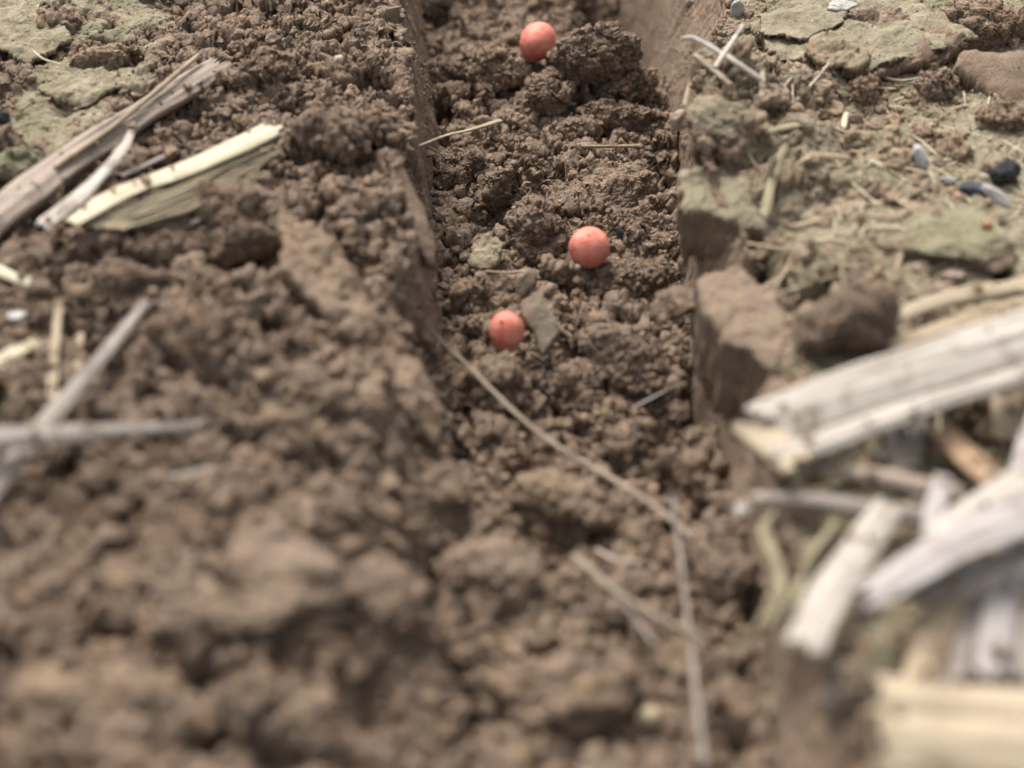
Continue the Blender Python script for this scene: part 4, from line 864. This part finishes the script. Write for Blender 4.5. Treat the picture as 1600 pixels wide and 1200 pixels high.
scatter('soil_crumbs', 'loose brown crumbs of soil strewn over the furrow floor and the left bank', [
    (7500, (-1.3, 4.0, 18.5, 35.5), 0.03, 0.14, lambda a, b_, r: r.uniform() < rg(a, b_)),
    (9000, (-1.3, 4.0, 20.0, 32.5), 0.018, 0.06, lambda a, b_, r: r.uniform() < rg(a, b_)),
    (5000, (-9.5, -1.0, 22.0, 34.0), 0.02, 0.06, lambda a, b_, r: r.uniform() < rg(a, b_)),
    (2600, (-0.6, 2.4, 20.5, 33.0), 0.03, 0.10, lambda a, b_, r: min(math.hypot(a - c_[0], b_ - c_[1]) for c_ in SEEDS) < 0.46),
    (1500, (-1.3, 4.2, 10.5, 19.0), 0.06, 0.18, lambda a, b_, r: r.uniform() < rg(a, b_)),
    (6500, (-9.5, -1.0, 20.0, 35.5), 0.035, 0.15, lambda a, b_, r: r.uniform() < rg(a, b_) ** 2),
    (1800, (-7.5, -1.0, 10.5, 20.0), 0.06, 0.20, lambda a, b_, r: r.uniform() < rg(a, b_))], 5)
scatter('crust_crumbs', 'loose tan crumbs scattered on the olive crust of the right bank', [
    (5200, (3.6, 10.8, 20.0, 33.0), 0.03, 0.17, lambda a, b_, r: r.uniform() < 0.05 + 0.95 * sstep(0.0, 0.45, np.array(clump(a, b_, 0.8, 2.0)))),
    (3000, (3.3, 8.0, 12.0, 27.0), 0.045, 0.22, lambda a, b_, r: a > np.interp(b_, Yd, xRr) and r.uniform() < 0.8),
    (2500, (3.3, 10.8, 20.0, 31.0), 0.02, 0.06, lambda a, b_, r: a > np.interp(b_, Yd, xRr)),
    (500, (-10, -6.0, 24.0, 33.0), 0.03, 0.12, lambda a, b_, r: cm(a, b_) > 0.5)], 9, M_TANCRUMB)
# fine chaff on the right bank
def chaff(name, label, n, box, seed, mat, lmin, lmax, wd):
    rs = random.Random(seed); VV, FF, UV = [], [], []; base = 0
    for k in range(n):
        X_, Y_ = rs.uniform(box[0], box[1]), rs.uniform(box[2], box[3]); L_ = rs.uniform(lmin, lmax); a = rs.uniform(0, math.pi)
        if X_ < float(np.interp(Y_, Yd, xRr)) - 0.1: continue
        dx, dy = math.cos(a) * L_ / 2, math.sin(a) * L_ / 2
        p0 = np.array([X_ - dx, Y_ - dy, H(X_ - dx, Y_ - dy) + 0.05]); p1 = np.array([X_ + dx, Y_ + dy, H(X_ + dx, Y_ + dy) + 0.05])
        if abs(p0[2] - p1[2]) > L_: continue
        m_ = (p0 + p1) / 2 + np.array([rs.uniform(-.1, .1) * L_, rs.uniform(-.1, .1) * L_, 0]); m_[2] = max(m_[2], H(m_[0], m_[1]) + 0.05)
        o = stalk_mesh('tmp', [p0, m_, p1], wd * rs.uniform(.6, 1.5), wd * .4, mat, seed=k, nu=9, nv=8)
        me = o.data; v = np.empty(len(me.vertices) * 3, np.float32); me.vertices.foreach_get('co', v); v = v.reshape(-1, 3) + np.array(o.location)
        f = np.empty(len(me.loops), np.int32); me.loops.foreach_get('vertex_index', f); VV.append(v); FF.append(f.reshape(-1, 4) + base); base += len(v)
        UV.append(np.stack([v[:, 0] * 1.0, v[:, 1]], 1)); bpy.data.objects.remove(o); bpy.data.meshes.remove(me)
    o = mesh_np(name, np.vstack(VV), np.vstack(FF), mat, uv=np.vstack(UV)); return link(o, label, kind='stuff')
chaff('straw_chaff', 'fine pale chaff fragments strewn over the right bank', 110, (3.4, 8.5, 12.5, 27.0), 3, M_PALE, 0.2, 0.7, 0.045)
chaff('grey_chaff', 'fine grey chaff fragments strewn over the near right bank', 70, (3.4, 7.5, 12.0, 22.0), 4, M_TAN, 0.3, 1.0, 0.06)
chaff('fine_fibers', 'hair-thin olive straw fibers tangled on the near right bank', 110, (3.5, 6.8, 12.5, 20.5), 6, M_OLIVE, 0.6, 1.7, 0.035)
chaff('pale_fibers', 'hair-thin pale straw fibers scattered on the right bank', 120, (3.5, 9.0, 14.0, 27.0), 8, M_CREAM, 0.3, 1.2, 0.025)
